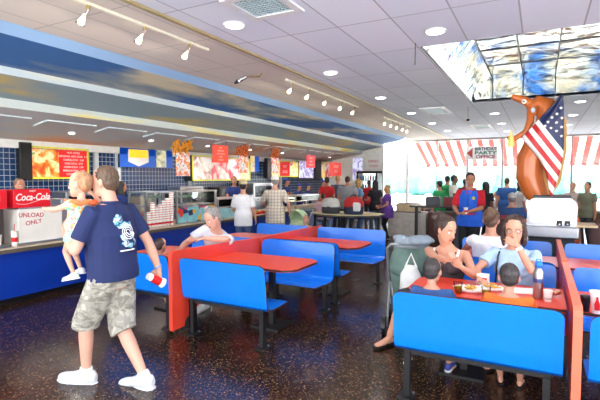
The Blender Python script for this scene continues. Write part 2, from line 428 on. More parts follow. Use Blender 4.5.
track(6.7, 10.15, (6.95, 7.62, 8.4, 9.2, 9.95), 'track light with five lit spots halfway along the counter')
track(12.1, 15.0, (12.4, 13.0, 13.6, 14.25, 14.8), 'farthest track light with five spots near the windows')
e = empty('spot_light', (0, 0, 0), 'single brass spot lamp with black end between two tracks', 'spot light')
m = MB(); m.tube([(-4.0, 6.2, HC), (-4.0, 6.15, HC-.06), (-4.15, 5.95, HC-.09)], .012, 8); m.build('arm', BR, e)
m = MB(); m.tube([(-4.15, 5.95, HC-.09), (-4.22, 5.86, HC-.16)], [.03, .035], 12); m.build('lamp_head', CHROME, e)
m = MB(); m.tube([(-4.225, 5.855, HC-.165), (-4.25, 5.82, HC-.2)], [.034, .02], 12); m.build('end_cap', BLACK, e)

# ------------------------------------------------------------ air diffusers
def diffuser(x, y, w, d, lb):
    e = empty('ceiling_vent', (x, y, HC), lb, 'ceiling vent')
    m = MB(); dk = .012
    for a, b, c_, d_ in ((0, -d/2+.04, w, .08), (0, d/2-.04, w, .08), (-w/2+.04, 0, .08, d-.16), (w/2-.04, 0, .08, d-.16)): m.box((a, b, -.01), (c_, d_, .02))
    m.build('frame', mat('vent_frame', (222, 224, 230), .5), e)
    m = MB(); n = int((w-.16)/.04); 
    for k in range(n): m.box((-w/2+.1+k*(w-.2)/(n-1), 0, -.004), (.01, d-.16, .014))
    n2 = int((d-.16)/.04)
    for k in range(n2): m.box((0, -d/2+.1+k*(d-.2)/(n2-1), -.004), (w-.16, .01, .014))
    m.build('grille', mat('vent_grille', (175, 195, 205), .5), e)
    m = MB(); m.box((0, 0, .0), (w-.16, d-.16, .004)); m.build('backing', mat('vent_dark', (110, 125, 135), .6), e)
vp_ = on_z(263, 5, HC); diffuser(vp_.x, vp_.y, .6, .6, 'square white air vent with egg-crate grille, nearest the camera')
diffuser(-2.35, 11.7, .6, 1.2, 'long pale air vent panel between ceiling lights, mid room')
diffuser(-1.75, 16.0, .6, 1.2, 'small far air vent panel near the windows')
diffuser(2.0, 13.2, .6, 1.2, 'dark air vent panel behind the flag at far right')
# hanging black sensor on a cord
e = empty('hanging_sensor', on_z(468, 120, 3.05), 'small black sensor hanging on a thin cord from the ceiling', 'sensor')
m = MB(); m.ell((0, 0, 0), (.045, .045, .03)); m.build('housing', BLACK, e, smooth=True)
m = MB(); m.cyl((0, 0, .02), (0, 0, HC-3.05), .004, n=6); m.build('cord', BLACK, e)
m = MB(); p = on_z(415, 65, 3.1); m.cyl(p, (p.x, p.y, HC), .005, n=6); tag(m.build('hanging_wire', BLACK), 'short thin wire hanging from the ceiling beside the mirrored recess', 'wire')

# ------------------------------------------------------------ world & sun
w = bpy.data.worlds.new('world'); bpy.context.scene.world = w; w.use_nodes = True
nt = w.node_tree; bg = nt.nodes['Background']
sk = nt.nodes.new('ShaderNodeTexSky'); sk.sky_type = 'HOSEK_WILKIE'; sk.turbidity = 4
sk.sun_direction = V((.3, -.5, .8)).normalized()
mx = nt.nodes.new('ShaderNodeMix'); mx.data_type = 'RGBA'; mx.inputs[0].default_value = .8
nt.links.new(sk.outputs[0], mx.inputs[6]); mx.inputs[7].default_value = (.97, .99, 1.03, 1)
nt.links.new(mx.outputs[2], bg.inputs[0]); bg.inputs[1].default_value = 3.2
sd = bpy.data.lights.new('sun', 'SUN'); sd.energy = 18; sd.angle = .02; sd.color = (1, .99, .97)
so = bpy.data.objects.new('sun', sd); C.objects.link(so); so.rotation_euler = V((-.25, -.35, -1)).to_track_quat('-Z', 'Y').to_euler()
vs = bpy.context.scene.view_settings; vs.view_transform = 'Standard'; vs.look = 'None'; vs.exposure = 1.05; vs.gamma = 1; vs.use_curve_mapping = False
# fill lamps added to brighten the kitchen, in the soffit above the servers
for k in range(9):
    y = 1.6+k*2.0; e = empty('added_soffit_light', (-7.95, y, 2.545), 'added round lamp in the brown soffit over the servers, number %s from the left' % ('one', 'two', 'three', 'four', 'five', 'six', 'seven', 'eight', 'nine')[k], 'ceiling light', 'added soffit lamps over the servers')
    m = MB(); m.lathe((0, 0, 0), [(.07, .02), (.07, -.012), (.055, -.016)], 16); m.build('trim_ring', RIM, e); m = MB(); m.lathe((0, 0, -.012), [(.054, 0), (.04, -.008)], 16); m.build('lens', LT, e)
    ld = bpy.data.lights.new('kitchen_fill_light', 'SPOT'); ld.energy = 36; ld.spot_size = 2.7; ld.spot_blend = .8; ld.shadow_soft_size = .07; ld.color = (1, .95, .86)
    lo = bpy.data.objects.new('kitchen_fill_light', ld); C.objects.link(lo); lo.location = (-7.95, y, 2.5)
# ============================================================ booths
def bench(x0, x1, yb, d, label):
    """yb: y of the back's top edge, d=+1 the seat reaches towards +y, -1 towards -y"""
    w = x1-x0; xc = (x0+x1)/2
    e = empty('booth_bench', (xc, yb, 0), label, 'bench', 'blue booth benches')
    pr = [(.0, .845), (.012, .76), (.028, .66), (.040, .54), (.046, .47), (.056, .425), (.085, .40), (.15, .390), (.28, .392), (.4, .40), (.46, .397), (.485, .38)]
    # finer top for round corners
    top = [(.0-.0, .845), (.0015, .835), (.004, .82), (.007, .8), (.012, .76)]
    pr = top+pr[2:]
    def hw(i):
        y, z = pr[i]; r = .06
        if z > .845-r: k = z-(.845-r); return w/2-(r-math.sqrt(max(r*r-k*k, 0)))*.999
        if i >= len(pr)-3: q = (len(pr)-1-i); return w/2-(.0, .012, .05)[2-q]
        return w/2
    m = MB(); nx = 6; th = .02
    G = []
    for i, (y, z) in enumerate(pr):
        a = pr[max(0, i-1)]; b = pr[min(len(pr)-1, i+1)]; t = V((0, b[0]-a[0], b[1]-a[1])).normalized(); nn = V((0, -t.z, t.y))
        if nn.y > 0 and i < 6: nn = -nn
        nn = V((0, t.z, -t.y))
        row = []
        for s in (0, 1):
            row.append([m.bm.verts.new(V((-hw(i)+2*hw(i)*k/nx, y*d, z))+V((0, nn.y*d, nn.z))*(th*s)) for k in range(nx+1)])
        G.append(row)
    m.mi = 0
    for p, q in zip(G, G[1:]):
        for k in range(nx):
            m._f([p[0][k], p[0][k+1], q[0][k+1], q[0][k]]); m._f([p[1][k], q[1][k], q[1][k+1], p[1][k+1]])
    m.mi = 1
    for p, q in zip(G, G[1:]):
        m._f([p[0][0], q[0][0], q[1][0], p[1][0]]); m._f([p[0][nx], p[1][nx], q[1][nx], q[0][nx]])
    for k in range(nx):
        m._f([G[0][0][k], G[0][1][k], G[0][1][k+1], G[0][0][k+1]]); m._f([G[-1][0][k], G[-1][0][k+1], G[-1][1][k+1], G[-1][1][k]])
    sh = m.build('seat_shell', [BLUE, EDGE], e); smooth_by_angle(sh, 35)
    for s in (-1, 1):
        x = s*(w/2-.09)
        m = MB(); m.box((x, .1*d, .185), (.045, .06, .35)); m.box((x, .25*d, .368), (.045, .36, .03)); m.box((x, .09*d, .372), (.04, .03, .03))
        m.box((x, .1*d, .008), (.12, .14, .016)); lg = m.build('leg', BLACK, e)
        m = MB(); m.lathe((x+.035, .1*d+.045, .016), [(.012, 0), (.012, .008), (.006, .012)], 8); m.build('bolt', STEEL, lg)
    m = MB(); m.box((0, .1*d, .362), (w-.2, .03, .03)); m.box((0, .36*d, .372), (w-.2, .03, .025)); m.build('crossbar', BLACK, e)
    return e
LX0, LX1 = -3.37, -2.29
nm = {3.60: ('left row of booths, nearest the camera', +1), 5.22: ('left row of booths, facing the camera across the first table', -1), 5.34: ('left row, back to back with the bench facing the camera', +1), 6.98: ('left row, farthest, facing the camera beyond the second table', -1)}
bench(-3.37, -2.30, 3.60, 1, 'blue bench with its back to the camera, right of the nearest red divider')
bench(-3.37, -2.28, 5.22, -1, 'blue bench facing the camera across the first left table')
bench(-3.37, -2.28, 5.34, 1, 'blue bench back to back with the one across the first left table')
bench(-3.37, -2.16, 6.98, -1, 'blue bench facing the camera beyond the second left table, in front of the tall table')
bench(-4.62, -3.54, 3.60, 1, 'blue bench behind the walking man, with a boy sitting on it')
bench(-4.62, -3.54, 5.22, -1, 'blue bench under the grey-haired man by the counter')
bench(-4.62, -3.54, 6.98, -1, 'far blue bench by the counter in front of the plaid shirt man')
bench(-.96, .16, 3.30, 1, 'bright blue bench in the right foreground behind two boys')
bench(.30, 1.42, 3.30, 1, 'blue bench cut by the right edge of the photo, right of the orange divider')
bench(-.96, .16, 4.98, -1, 'blue bench under the two women, facing the camera')
bench(.30, 1.42, 4.98, -1, 'blue bench facing the camera behind the green bottle at right')
bench(-.96, .16, 5.12, 1, 'blue bench under the woman in white seen from behind')
bench(-.96, .16, 6.74, -1, 'far right blue bench just before the chrome condiment cart')
bench(.30, 1.42, 6.74, -1, 'far right blue bench at the right edge, beyond the divider')

def divider(x, y0, y1, z0, z1, label, th=.035, front=None):
    e = empty('booth_divider', (x, y0, 0), label, 'divider', 'booth dividers')
    L = y1-y0; r = .05
    po = [(0, .05), (0, z0-r), (.015, z0-.015), (r, z0), (L*.5, (z0+z1)/2), (L-r*.4, z1), (L, z1-.03), (L-.02, .42), (L*.62, .36), (L*.55, .62), (L*.45, .62), (L*.4, .36), (.2, .12), (.18, .05)]
    m = MB(); m.prism([(0, a, b) for a, b in po], (-th/2, 0, 0), (th/2, 0, 0)); o = m.build('panel', RED, e)
    m = MB(); 
    tp = po[:7]
    for a, b in zip(tp, tp[1:]):
        A, B = V((0, a[0], a[1])), V((0, b[0], b[1])); c = (A+B)/2; L2 = (B-A).length; ang = math.atan2(B.z-A.z, B.y-A.y)
        m.box(c+V((0, -math.sin(ang)*.004, math.cos(ang)*.004)), (th+.012, L2+.004, .012), M=Matrix.Rotation(ang, 3, 'X'))
    m.build('edge_trim', front or RED, e)
    for yy in (.28, L-.25):
        m = MB(); m.box((0, yy, .19), (.05, .06, .38)); m.box((0, yy, .008), (.16, .12, .016)); m.build('leg', BLACK, e)
    return e
divider(-3.455, 3.55, 5.25, .90, .845, 'red curved divider panel at the near end of the left booths')
divider(-3.455, 5.28, 7.28, .845, .825, 'red divider panel ending in a point between the two far left booths')
OM = mat('salmon_divider', (236, 112, 84), .4, 0, .04)
divider(.23, 3.27, 5.03, .875, .87, 'orange divider between the right-hand booths, nearest the camera', .04, OM)
divider(.23, 5.05, 6.82, .87, .87, 'brownish orange divider of the far right booths running to the chrome cart', .04, ORANGE_EDGE)

def table(x0, x1, y0, y1, label, cut=1):
    """wall-hung top; the free end (x1 side when cut=1) has clipped corners"""
    e = empty('booth_table', ((x0+x1)/2, (y0+y1)/2, 0), label, 'table', 'red booth tables')
    hx, hy = (x1-x0)/2, (y1-y0)/2; c = .13
    po = [(-hx, -hy), (hx-c, -hy), (hx-.03, -hy+c*.55), (hx, -hy+c), (hx, hy-c), (hx-.03, hy-c*.55), (hx-c, hy), (-hx, hy)]
    if cut < 0: po = [(-a, b) for a, b in po]
    m = MB(); m.prism([(a, b, 0) for a, b in po], (0, 0, .708), (0, 0, .738)); m.build('tabletop', RED, e)
    m = MB(); m.prism([(a*1.004, b*1.006, 0) for a, b in po], (0, 0, .712), (0, 0, .732)); m.build('edge_band', EDGE, e)
    m = MB(); px = cut*hx*.25; m.box((px, 0, .36), (.06, .06, .69)); m.box((px, 0, .69), (.3, .3, .03)); m.box((px, 0, .012), (.36, .36, .024)); m.build('pedestal', BLACK, e)
    return e
table(-3.43, -2.22, 3.98, 4.70, 'red table of the first left booth, between two blue benches')
table(-3.43, -2.16, 5.66, 6.40, 'red table of the second left booth, farther from the camera')
table(-4.62, -3.48, 4.02, 4.70, 'red table where the grey-haired man leans, beside the counter', -1)
table(-4.62, -3.48, 5.66, 6.40, 'red table by the counter behind the grey-haired man', -1)
table(-1.0, .195, 3.76, 4.42, 'red table of the family with snacks, right foreground', -1)
table(.265, 1.46, 3.76, 4.42, 'red table at the right edge holding the soda cup')
table(-1.0, .195, 5.52, 6.2, 'red table behind the women, before the far right bench', -1)
table(.265, 1.46, 5.52, 6.2, 'red table at the far right, beyond the green bottle')

# ============================================================ service counter
CBLUE = mat('counter_blue', (6, 52, 158), .35, 0, .04, 2)
e = empty('service_counter', (-6.6, 8.0, 0), 'long dark blue service counter with a beige worktop and black kick', 'counter')
m = MB(); m.box((0, 0, .4), (.84, 19.2, .62)); m.build('front_panel', CBLUE, e)
m = MB(); m.box((-.03, 0, .045), (.8, 19.2, .09)); m.build('kick', BLACK, e)
m = MB()
m.box((0, 0, .745), (1.0, 19.4, .05), bev=.01); m.build('worktop', mat('counter_top', (196, 182, 160), .3, 0, .15, 18), e)
m = MB(); m.box((.505, 0, .728), (.014, 19.4, .05)); m.build('edge_band', mat('counter_edge', (88, 78, 66), .5), e)
for k in range(7):
    m = MB(); m.box((.424, -8.2+k*2.7, .4), (.006, .02, .62)); m.build('joint_strip', mat('counter_joint', (6, 40, 120), .4), e)
CZ = .77

# back counter and equipment silhouettes behind the servers
e = empty('back_counter', (-8.5, 8.5, 0), 'stainless back counter along the blue tiled wall', 'counter')
m = MB(); m.box((0, 0, .43), (.6, 18, .82)); m.build('body', STEEL, e); m = MB(); m.box((0, 0, .87), (.66, 18, .06)); m.build('worktop', STEEL, e)

# ------------------------------------------------------------ drinks machines
def soda(y0, y1, x, label, words=True, dark=False):
    e = empty('drink_dispenser', (x, (y0+y1)/2, CZ), label, 'drink dispenser'); L = y1-y0
    if not dark:
        m = MB(); m.box((-.26, 0, .245), (.52, L, .49), bev=.012); m.build('ice_chest', mat('ice_chest_white', (232, 230, 222), .35, 0, .03), e)
        m = MB(); m.box((-.26, 0, .505), (.48, L-.04, .03)); m.build('lid', STEEL, e)
        m = MB(); m.box((.006, .0, .02), (.03, L+.02, .02)); m.build('drip_tray', STEEL, e)
        h = -.12
    else:
        m = MB(); m.box((-.3, 0, .25), (.42, L, .5)); m.build('cabinet', mat('dispenser_dark', (60, 52, 50), .4), e)
        for k in range(3):
            m = MB(); m.cyl((-.03, -L*.3+k*L*.3, .47), (-.03, -L*.3+k*L*.3, .38), .014); m.build('nozzle', BLACK, e)
        m = MB(); m.box((-.03, 0, .02), (.2, L, .03)); m.build('drip_tray', STEEL, e); h = -.0
    m = MB(); hy = h if not dark else 0; m.box((-.17, hy, .635), (.36, L-.12 if not dark else L, .25), bev=.01); sg = m.build('header_sign', mat('cola_red', (222, 12, 34), .3, 0, .02), e)
    lettering('Coca-Cola', .135, PAPER, sg, (.012, hy, .65), (PI/2, 0, PI/2), .003, shear=.3, bold=.002, sx=.82)
    m = MB(); q = []
    for k in range(15):
        u = k/14; q.append((.013, hy-(L-.2)/2+(L-.2)*u, .585+.028*math.sin(u*PI*1.6+3.6)))
    m.tube(q, .0075, 6, flat=.4); m.build('ribbon', PAPER, sg)
    lettering('ENJOY', .03, PAPER, sg, (.012, hy, .735), (PI/2, 0, PI/2), .002)
    if words:
        RP = mat('red_marker', (190, 60, 66), .6)
        lettering('UNLOAD', .085, RP, e, (.003, -.14, .40), (PI/2, .05, PI/2), .001, name='handwriting', bold=.001)
        lettering('ONLY', .085, RP, e, (.003, -.11, .30), (PI/2, -.12, PI/2), .001, name='handwriting', bold=.001)
    return e
soda(3.56, 4.20, -6.22, 'white ice chest with red soda header sign and red handwriting on the counter')
soda(2.75, 3.42, -6.22, 'dark soda dispenser under a red header sign at the left edge of the photo', False, True)
e = empty('stainless_panel', (-6.32, 4.33, CZ), 'brushed steel upright cabinet right of the ice chest on the counter', 'cabinet')
m = MB(); m.box((-.2, 0, .3), (.4, .16, .6), bev=.01); m.build('body', STEEL, e); m = MB(); m.box((.004, .05, .3), (.012, .012, .4)); m.build('handle', CHROME, e)

def cup(x, y, z, label, h=.15, r=.045, stack=0, group=None, logo=True, lid=False, straw=False):
    e = empty('paper_cup', (x, y, z), label, 'cup', group)
    m = MB(); rr = r*.72; n = stack or 0
    pf = [(rr, 0), (r, h)]
    for k in range(n): zz = h+k*.022; pf += [(r+.003, zz), (r+.003, zz+.006), (r-.001, zz+.007), (r, zz+.021)]
    pf += [(r+.004, pf[-1][1]), (r+.004, pf[-1][1]+.006), (r-.004, pf[-1][1]+.006)]
    m.lathe((0, 0, 0), pf, 16); m.build('body', PAPER, e, smooth=False)
    if logo:
        m = MB(); m.rings([((0, 0, q), V((rq, 0, 0)), V((0, rq, 0))) for q, rq in ((h*.3, rr+(r-rr)*.3+.001), (h*.62, rr+(r-rr)*.62+.001))], 16, cap=False); m.build('red_band', REDINK, e)
        if n:
            for k in range(0, n, 2):
                zz = h+k*.022; m = MB(); m.rings([((0, 0, zz+.008), V((r+.0012, 0, 0)), V((0, r+.0012, 0))), ((0, 0, zz+.017), V((r+.0012, 0, 0)), V((0, r+.0012, 0)))], 12, cap=False); m.build('red_band', REDINK, e)
    if lid: m = MB(); m.lathe((0, 0, h+.006), [(r+.005, 0), (r+.005, .01), (r*.8, .014), (r*.8, .02)], 16); m.build('lid', WHITE, e)
    if straw: m = MB(); m.tube([(0, 0, h), (.01, .0, h+.1)], .004, 6); m.build('straw', REDINK, e)
    return e
cup(-6.28, 3.32, CZ, 'dark cola in a cup under the dispenser, far left', .16, .05, logo=False)
cup(-6.2, 3.49, CZ, 'white and red paper cup left of the ice chest', .2, .04, straw=True)
# stacks of cups
k = 0
for (u, vt, xx) in ((149.5, 211, -6.34), (153.2, 202, -6.34), (156.9, 206, -6.34), (160.6, 203, -6.34), (164.3, 200, -6.34), (168, 197, -6.34), (171.7, 191, -6.34)):
    p = on_x(u, 228, xx); t_ = on_x(u, vt, xx); n = int((t_.z-CZ-.13)/.022)
    cup(xx, p.y, CZ, 'tall stack of white and red paper cups, number %s from the left of the row' % ('one', 'two', 'three', 'four', 'five', 'six', 'seven')[k], .12, .042, n, 'stacked paper cups on the counter'); k += 1
for k, (u, s, lb) in enumerate(((138, 5, 'short stack of paper cups beside the tall stacks, leftmost'), (142, 3, 'short stack of paper cups beside the tall stacks, right one'))):
    p = on_x(u, 228, -6.3); cup(-6.3, p.y, CZ, lb, .12, .045, s)
# containers on the back counter behind the man
for k, (u, v, s, lb) in enumerate(((142, 196, .34, 'pale beige square tub behind the counter, right of the walking man'), (60, 212, .3, 'red topped box behind the ice chest'))):
    p = on_x(u, v, -8.4); m = MB()
    e = empty('food_tub', (-8.4, p.y, .9), lb, 'tub'); m.box((0, 0, s/2), (s, s*1.2, s), bev=.02); m.build('body', mat('tub_beige', (206, 198, 178), .5), e)
    m = MB(); m.box((0, 0, s+.012), (s*1.05, s*1.25, .03)); m.build('lid', STEEL if k == 0 else REDINK, e)

# ------------------------------------------------------------ glass hot-food case
def case(y0, y1, x, label, art=True, hh=.62):
    e = empty('display_case', (x, (y0+y1)/2, CZ), label, 'display case'); L = y1-y0
    for s in (-1, 1):
        for xx in (0, -.45):
            m = MB(); m.box((xx, s*(L/2-.02), hh/2), (.04, .04, hh)); m.build('post', STEEL, e)
    m = MB(); m.box((-.225, 0, hh+.015), (.5, L+.02, .03)); m.build('top_panel', STEEL, e)
    m = MB(); m.box((-.225, 0, hh*.58), (.44, L-.06, .015)); m.build('shelf', STEEL, e)
    m = MB(); m.box((.0, 0, hh*.8), (.006, L-.08, hh*.36)); m.build('glass_pane', GLASS, e)
    m = MB(); m.box((-.1, 0, hh*.87), (.1, L-.2, .05)); m.build('warming_lamp', mat('green_panel', (150, 175, 150), .4, 0, .2, 20), e)
    if art:
        t = NT('cartoon_art'); co = t.co((1, 1, 1)); v = t.n('ShaderNodeTexVoronoi'); v.inputs['Scale'].default_value = 7; t.l(co, v.inputs['Vector'])
        s = t.n('ShaderNodeSeparateColor'); t.l(v.outputs['Color'], s.inputs[0])
        t.base(t.ramp(s.outputs[0], [(0, lin((120, 190, 205))), (.35, lin((140, 200, 210))), (.45, lin((215, 60, 50))), (.6, lin((225, 180, 60))), (.7, lin((30, 60, 110))), (.82, lin((240, 235, 225))), (.92, lin((190, 70, 110)))], 'CONSTANT'))
        m = MB(); m.box((.012, 0, hh*.27), (.02, L-.06, hh*.5)); m.build('art_panel', t.m, e)
    return e
case(on_x(176, 210, -6.3).y, on_x(216, 210, -6.3).y, -6.3, 'glass food case with a colourful painted front panel on the counter')
case(on_x(148, 210, -6.55).y, on_x(167, 210, -6.55).y, -6.62, 'open steel rack behind the stacked paper cups', False)
e = case(on_x(217, 210, -6.35).y, on_x(243, 210, -6.35).y, -6.35, 'low glass case with red food baskets left of the white shirt man', False, .42)
m = MB(); m.box((.012, 0, .11), (.02, 1.1, .22)); m.build('art_panel', mat('pale_aqua_panel', (150, 205, 215), .4, 0, .2, 9), e)
e = case(11.6, 13.2, -6.35, 'bright lit glass case past the plaid shirt man', False, .35)
m = MB(); m.box((-.2, 0, .3), (.3, 1.4, .02)); m.build('lamp', mat('case_lamp', (255, 240, 200), .5, 0, 0, emit=3), e)
# food baskets in the low case, countable
for k in range(5):
    y = 9.35+k*.24; m = MB(); m.prism([(-.06, -.09, 0), (.06, -.09, 0), (.06, .09, 0), (-.06, .09, 0)], (0, 0, 0), (0, 0, .05))
    e = empty('food_basket', (-6.1-.13, y-.3+.1, CZ), 'red paper food basket on the counter, %s from the left' % ('first', 'second', 'third', 'fourth', 'fifth')[k], 'basket', 'red food baskets'); m.build('tray', REDINK, e)
    m = MB(); m.ell((0, 0, .06), (.05, .07, .035)); m.build('food', mat('fried_food', (214, 160, 70), .7, 0, .2, 30), e)

# ------------------------------------------------------------ wall menus and signs
def menu(u0, u1, v0, v1, x, label, panels, frame=YELLOW, depth=None, lines=None):
    depth = depth or 8.9+x
    a = on_x(u0, v0, x); b = on_x(u1, v0, x); zb = on_x(u0, v1, x).z; zt = a.z
    L = b.y-a.y; H = zt-zb; yc = (a.y+b.y)/2; zc = (zt+zb)/2
    e = empty('menu_board', (x, yc, zc), label, 'menu board')
    f = .035
    m = MB(); m.box((-depth/2, 0, 0), (depth, L-.002, H-.002)); m.build('box', BLACK, e)
    if frame:
        m = MB()
        for yy, zz, dy, dz in ((0, H/2-f/2, L, f), (0, -H/2+f/2, L, f), (-L/2+f/2, 0, f, H), (L/2-f/2, 0, f, H)): m.box((.004, yy, zz), (.03, dy, dz))
        m.build('frame', frame, e)
    else: f = .0
    y = -L/2+f
    tot = sum(p[0] for p in panels)
    for fr, mt, txt in panels:
        w = (L-2*f)*fr/tot; m = MB(); m.box((.004, y+w/2, 0), (.012, w-.012, H-2*f-.01)); pn = m.build('panel', mt, e)
        if txt:
            n = len(txt)
            for i, ln in enumerate(txt):
                lettering(ln, (H-2*f)/(n+1.2)*.82, PAPER, pn, (.012, y+w/2, (H/2-f)-(i+.9)*(H-2*f)/(n+.7)), (PI/2, 0, PI/2), .001)
        y += w
    return e
def pic(name, cols, sc=5, seed=0, em=.12):
    t = NT(name); f = t.noise(t.co((1, 1, 1)), sc, 3, .6)
    n = len(cols); c = t.ramp(f, [(.3+.4*i/(n-1), lin(q)) for i, q in enumerate(cols)])
    t.base(c); t.l(c, t.b.inputs['Emission Color']); t.b.inputs['Emission Strength'].default_value = em; t.b.inputs['Roughness'].default_value = .3; return t.m
MRED = mat('menu_red', (205, 18, 22), .4, 0, .02, emit=.3)
PFOOD = pic('menu_photo_food', [(200, 40, 20), (225, 80, 25), (235, 150, 50), (240, 220, 170), (120, 150, 60)], 5)
PICE = pic('menu_photo_cream', [(120, 50, 45), (205, 170, 160), (240, 235, 228), (240, 240, 235)], 4)
PPINK = pic('menu_photo_pink', [(190, 20, 30), (230, 90, 100), (240, 200, 195), (250, 240, 230)], 3.2)
PYEL = pic('menu_photo_yellow', [(240, 235, 215), (236, 200, 90), (240, 230, 200), (190, 60, 40)], 3)
PBLUE = mat('sign_blue', (22, 84, 178), .4, 0, .05, emit=.25)
PLAV = pic('menu_photo_lavender', [(150, 160, 205), (205, 210, 228), (120, 100, 170), (240, 235, 220)], 4, em=.5)
menu(28, 88, 145.5, 179, -8.78, 'backlit menu board with yellow frame, food photo and red price list above the ice chest', [(1.05, PFOOD, None), (1.15, MRED, ['HOT DOGS', 'ORIGINAL HOT DOG  3.19', 'CHEESE DOG  3.49', 'CHILI DOG  3.79', 'CORN DOG  2.99', 'FRENCH FRIES  2.99', 'COMBO  7.29'])])
e = empty('wall_speaker', on_x(24.5, 161, -8.8), 'tall black panel between the blue tiles and the first menu', 'panel')
m = MB(); m.box((0, 0, 0), (.12, .24, .72), bev=.01); m.build('cabinet', BLACK, e); m = MB(); m.box((.063, 0, 0), (.008, .2, .66)); m.build('grille', mat('speaker_cloth', (30, 28, 30), .9), e)
e = menu(119, 172, 147, 167, -8.78, 'blue wall sign with a yellow and white pennant and a pale poster', [(1, PBLUE, None)], None)
yc = 0; m = MB(); m.prism([(0, -.62, .2), (0, .02, .2), (0, .02, -.1), (0, -.3, -.21), (0, -.62, -.1)], (.012, 0, 0), (.022, 0, 0)); pn = m.build('pennant', PAPER, e)
m = MB(); m.box((.026, -.3, .1), (.008, .58, .2)); m.build('yellow_band', mat('sign_yellow', (240, 196, 40), .4, emit=.3), pn)
m = MB(); m.box((.018, .45, 0), (.02, .34, .44)); m.build('poster', pic('poster_pale', [(210, 205, 150), (235, 232, 200), (70, 110, 80)], 4), e)
menu(192, 250, 155, 181, -8.6, 'long menu of ice cream and pink food photos under a yellow rail', [(1.1, PICE, None), (1, PPINK, None), (1, PPINK, None), (.7, PYEL, None)])
menu(250, 259, 155, 172, -8.7, 'small blue and pale wall sign right of the pink menu', [(1, PYEL, None), (1, PBLUE, None)], None)
menu(270, 298, 160, 177, -8.6, 'menu with a red centre photo behind the white cap man', [(1, PYEL, None), (1.1, MRED, ['HOT', 'DOGS']), (1, PYEL, None)])
menu(299, 315, 161, 178, -8.6, 'lavender and white menu board under the red hanging sign', [(1, PLAV, None)], None)
menu(321, 341, 162, 178, -8.5, 'menu with red and yellow panels above the red shirt person', [(.6, PYEL, None), (1, PPINK, None), (1, MRED, None), (.5, PYEL, None)])
menu(345, 352, 163, 178, -8.5, 'narrow menu with white and red panel near the drinks fridge', [(1, PPINK, None)], BLACK)
pa, pb_ = on_y(366, 157, 19.1), on_y(381, 169, 19.1)
e = empty('wall_sign', ((pa.x+pb_.x)/2, 19.1, (pa.z+pb_.z)/2), 'pale sign with red writing above the drinks fridge', 'sign')
m = MB(); m.box((0, 0, 0), (pb_.x-pa.x, .04, pa.z-pb_.z)); bd = m.build('board', PAPER, e)
lettering('DRINKS', .17, REDINK, bd, (0, -.022, .07), (PI/2, 0, 0), .001, sx=.8); lettering('COLD', .15, REDINK, bd, (0, -.022, -.13), (PI/2, 0, 0), .001)
pa, pb_ = on_y(353, 158, 19.1), on_y(362, 180, 19.1)
e = empty('wall_sign', ((pa.x+pb_.x)/2, 19.1, (pa.z+pb_.z)/2), 'narrow white and blue poster on the end wall left of the drinks fridge', 'poster')
m = MB(); m.box((0, 0, 0), (pb_.x-pa.x, .04, pa.z-pb_.z)); m.build('board', PLAV, e)
for u0, u1, v0, v1, lb in ((266, 270, 158, 178, 'black pillar panel left of the red centre menu'), (315, 320, 161, 179, 'black pillar panel right of the red hanging sign'), (341, 345, 160, 180, 'black pillar panel nearest the fridge')):
    a = on_x(u0, v0, -8.5); b = on_x(u1, v1, -8.5); m = MB(); m.box((-8.5, (a.y+b.y)/2, (a.z+b.z)/2), (.14, b.y-a.y, a.z-b.z)); tag(m.build('menu_column', BLACK), lb, 'column')

# cut-out posters with fries on top, hanging from the soffit over the counter
FR = mat('orange_fries', (216, 140, 30), .6, 0, .3, 30)
def fries_sign(u, v0, vm, v1, wpx, x, label, col=FR):
    c = on_x(u, vm, x); top = on_x(u, v0, x); bot = on_x(u, v1, x); W = abs(on_x(u+wpx/2, vm, x).y-on_x(u-wpx/2, vm, x).y)
    e = empty('hanging_poster', c, label, 'hanging sign')
    m = MB(); H = c.z-bot.z; m.box((0, 0, -H/2), (.02, W*.8, H)); pb = m.build('poster', pic('poster_'+str(u), [(70, 120, 160), (225, 215, 200), (190, 60, 40), (235, 190, 90)], 9, em=.2), e)
    m = MB(); hh = top.z-c.z; rnd = random.Random(u)
    for k in range(26):
        a = V((rnd.uniform(-.04, .04), rnd.uniform(-W/2, W/2), rnd.uniform(.0, hh*.9))); d = V((rnd.uniform(-.3, .3), rnd.uniform(-1, 1), rnd.uniform(-.8, 1))).normalized()*W*.17
        q = d.cross(V((1, 0, 0))).normalized()*W*.07
        m.tube([a-d, a-d*.2+q, a+d], W*.05, 6)
    m.build('food_cutout', col, e)
    zc = 1.7+1.03+(x+7)/1.8*.33 if x < -7 else 2.86
    m = MB(); m.cyl((0, 0, hh*.5), (0, 0, max(zc-c.z, hh*.6)), .004, n=6); m.build('hanger', BLACK, e)
fries_sign(183, 141, 153, 176, 17, -7.6, 'poster with a cluster of orange curly fries on top, largest of three')
RF = mat('rust_onion_rings', (205, 105, 50), .6, 0, .3, 30)
fries_sign(243, 145, 154, 173, 11, -7.4, 'poster with rust coloured fried food on top, above the white shirt man', RF)
fries_sign(275, 149, 157, 173, 8, -7.3, 'smallest poster with rust food on top, above the plaid shirt man', RF)
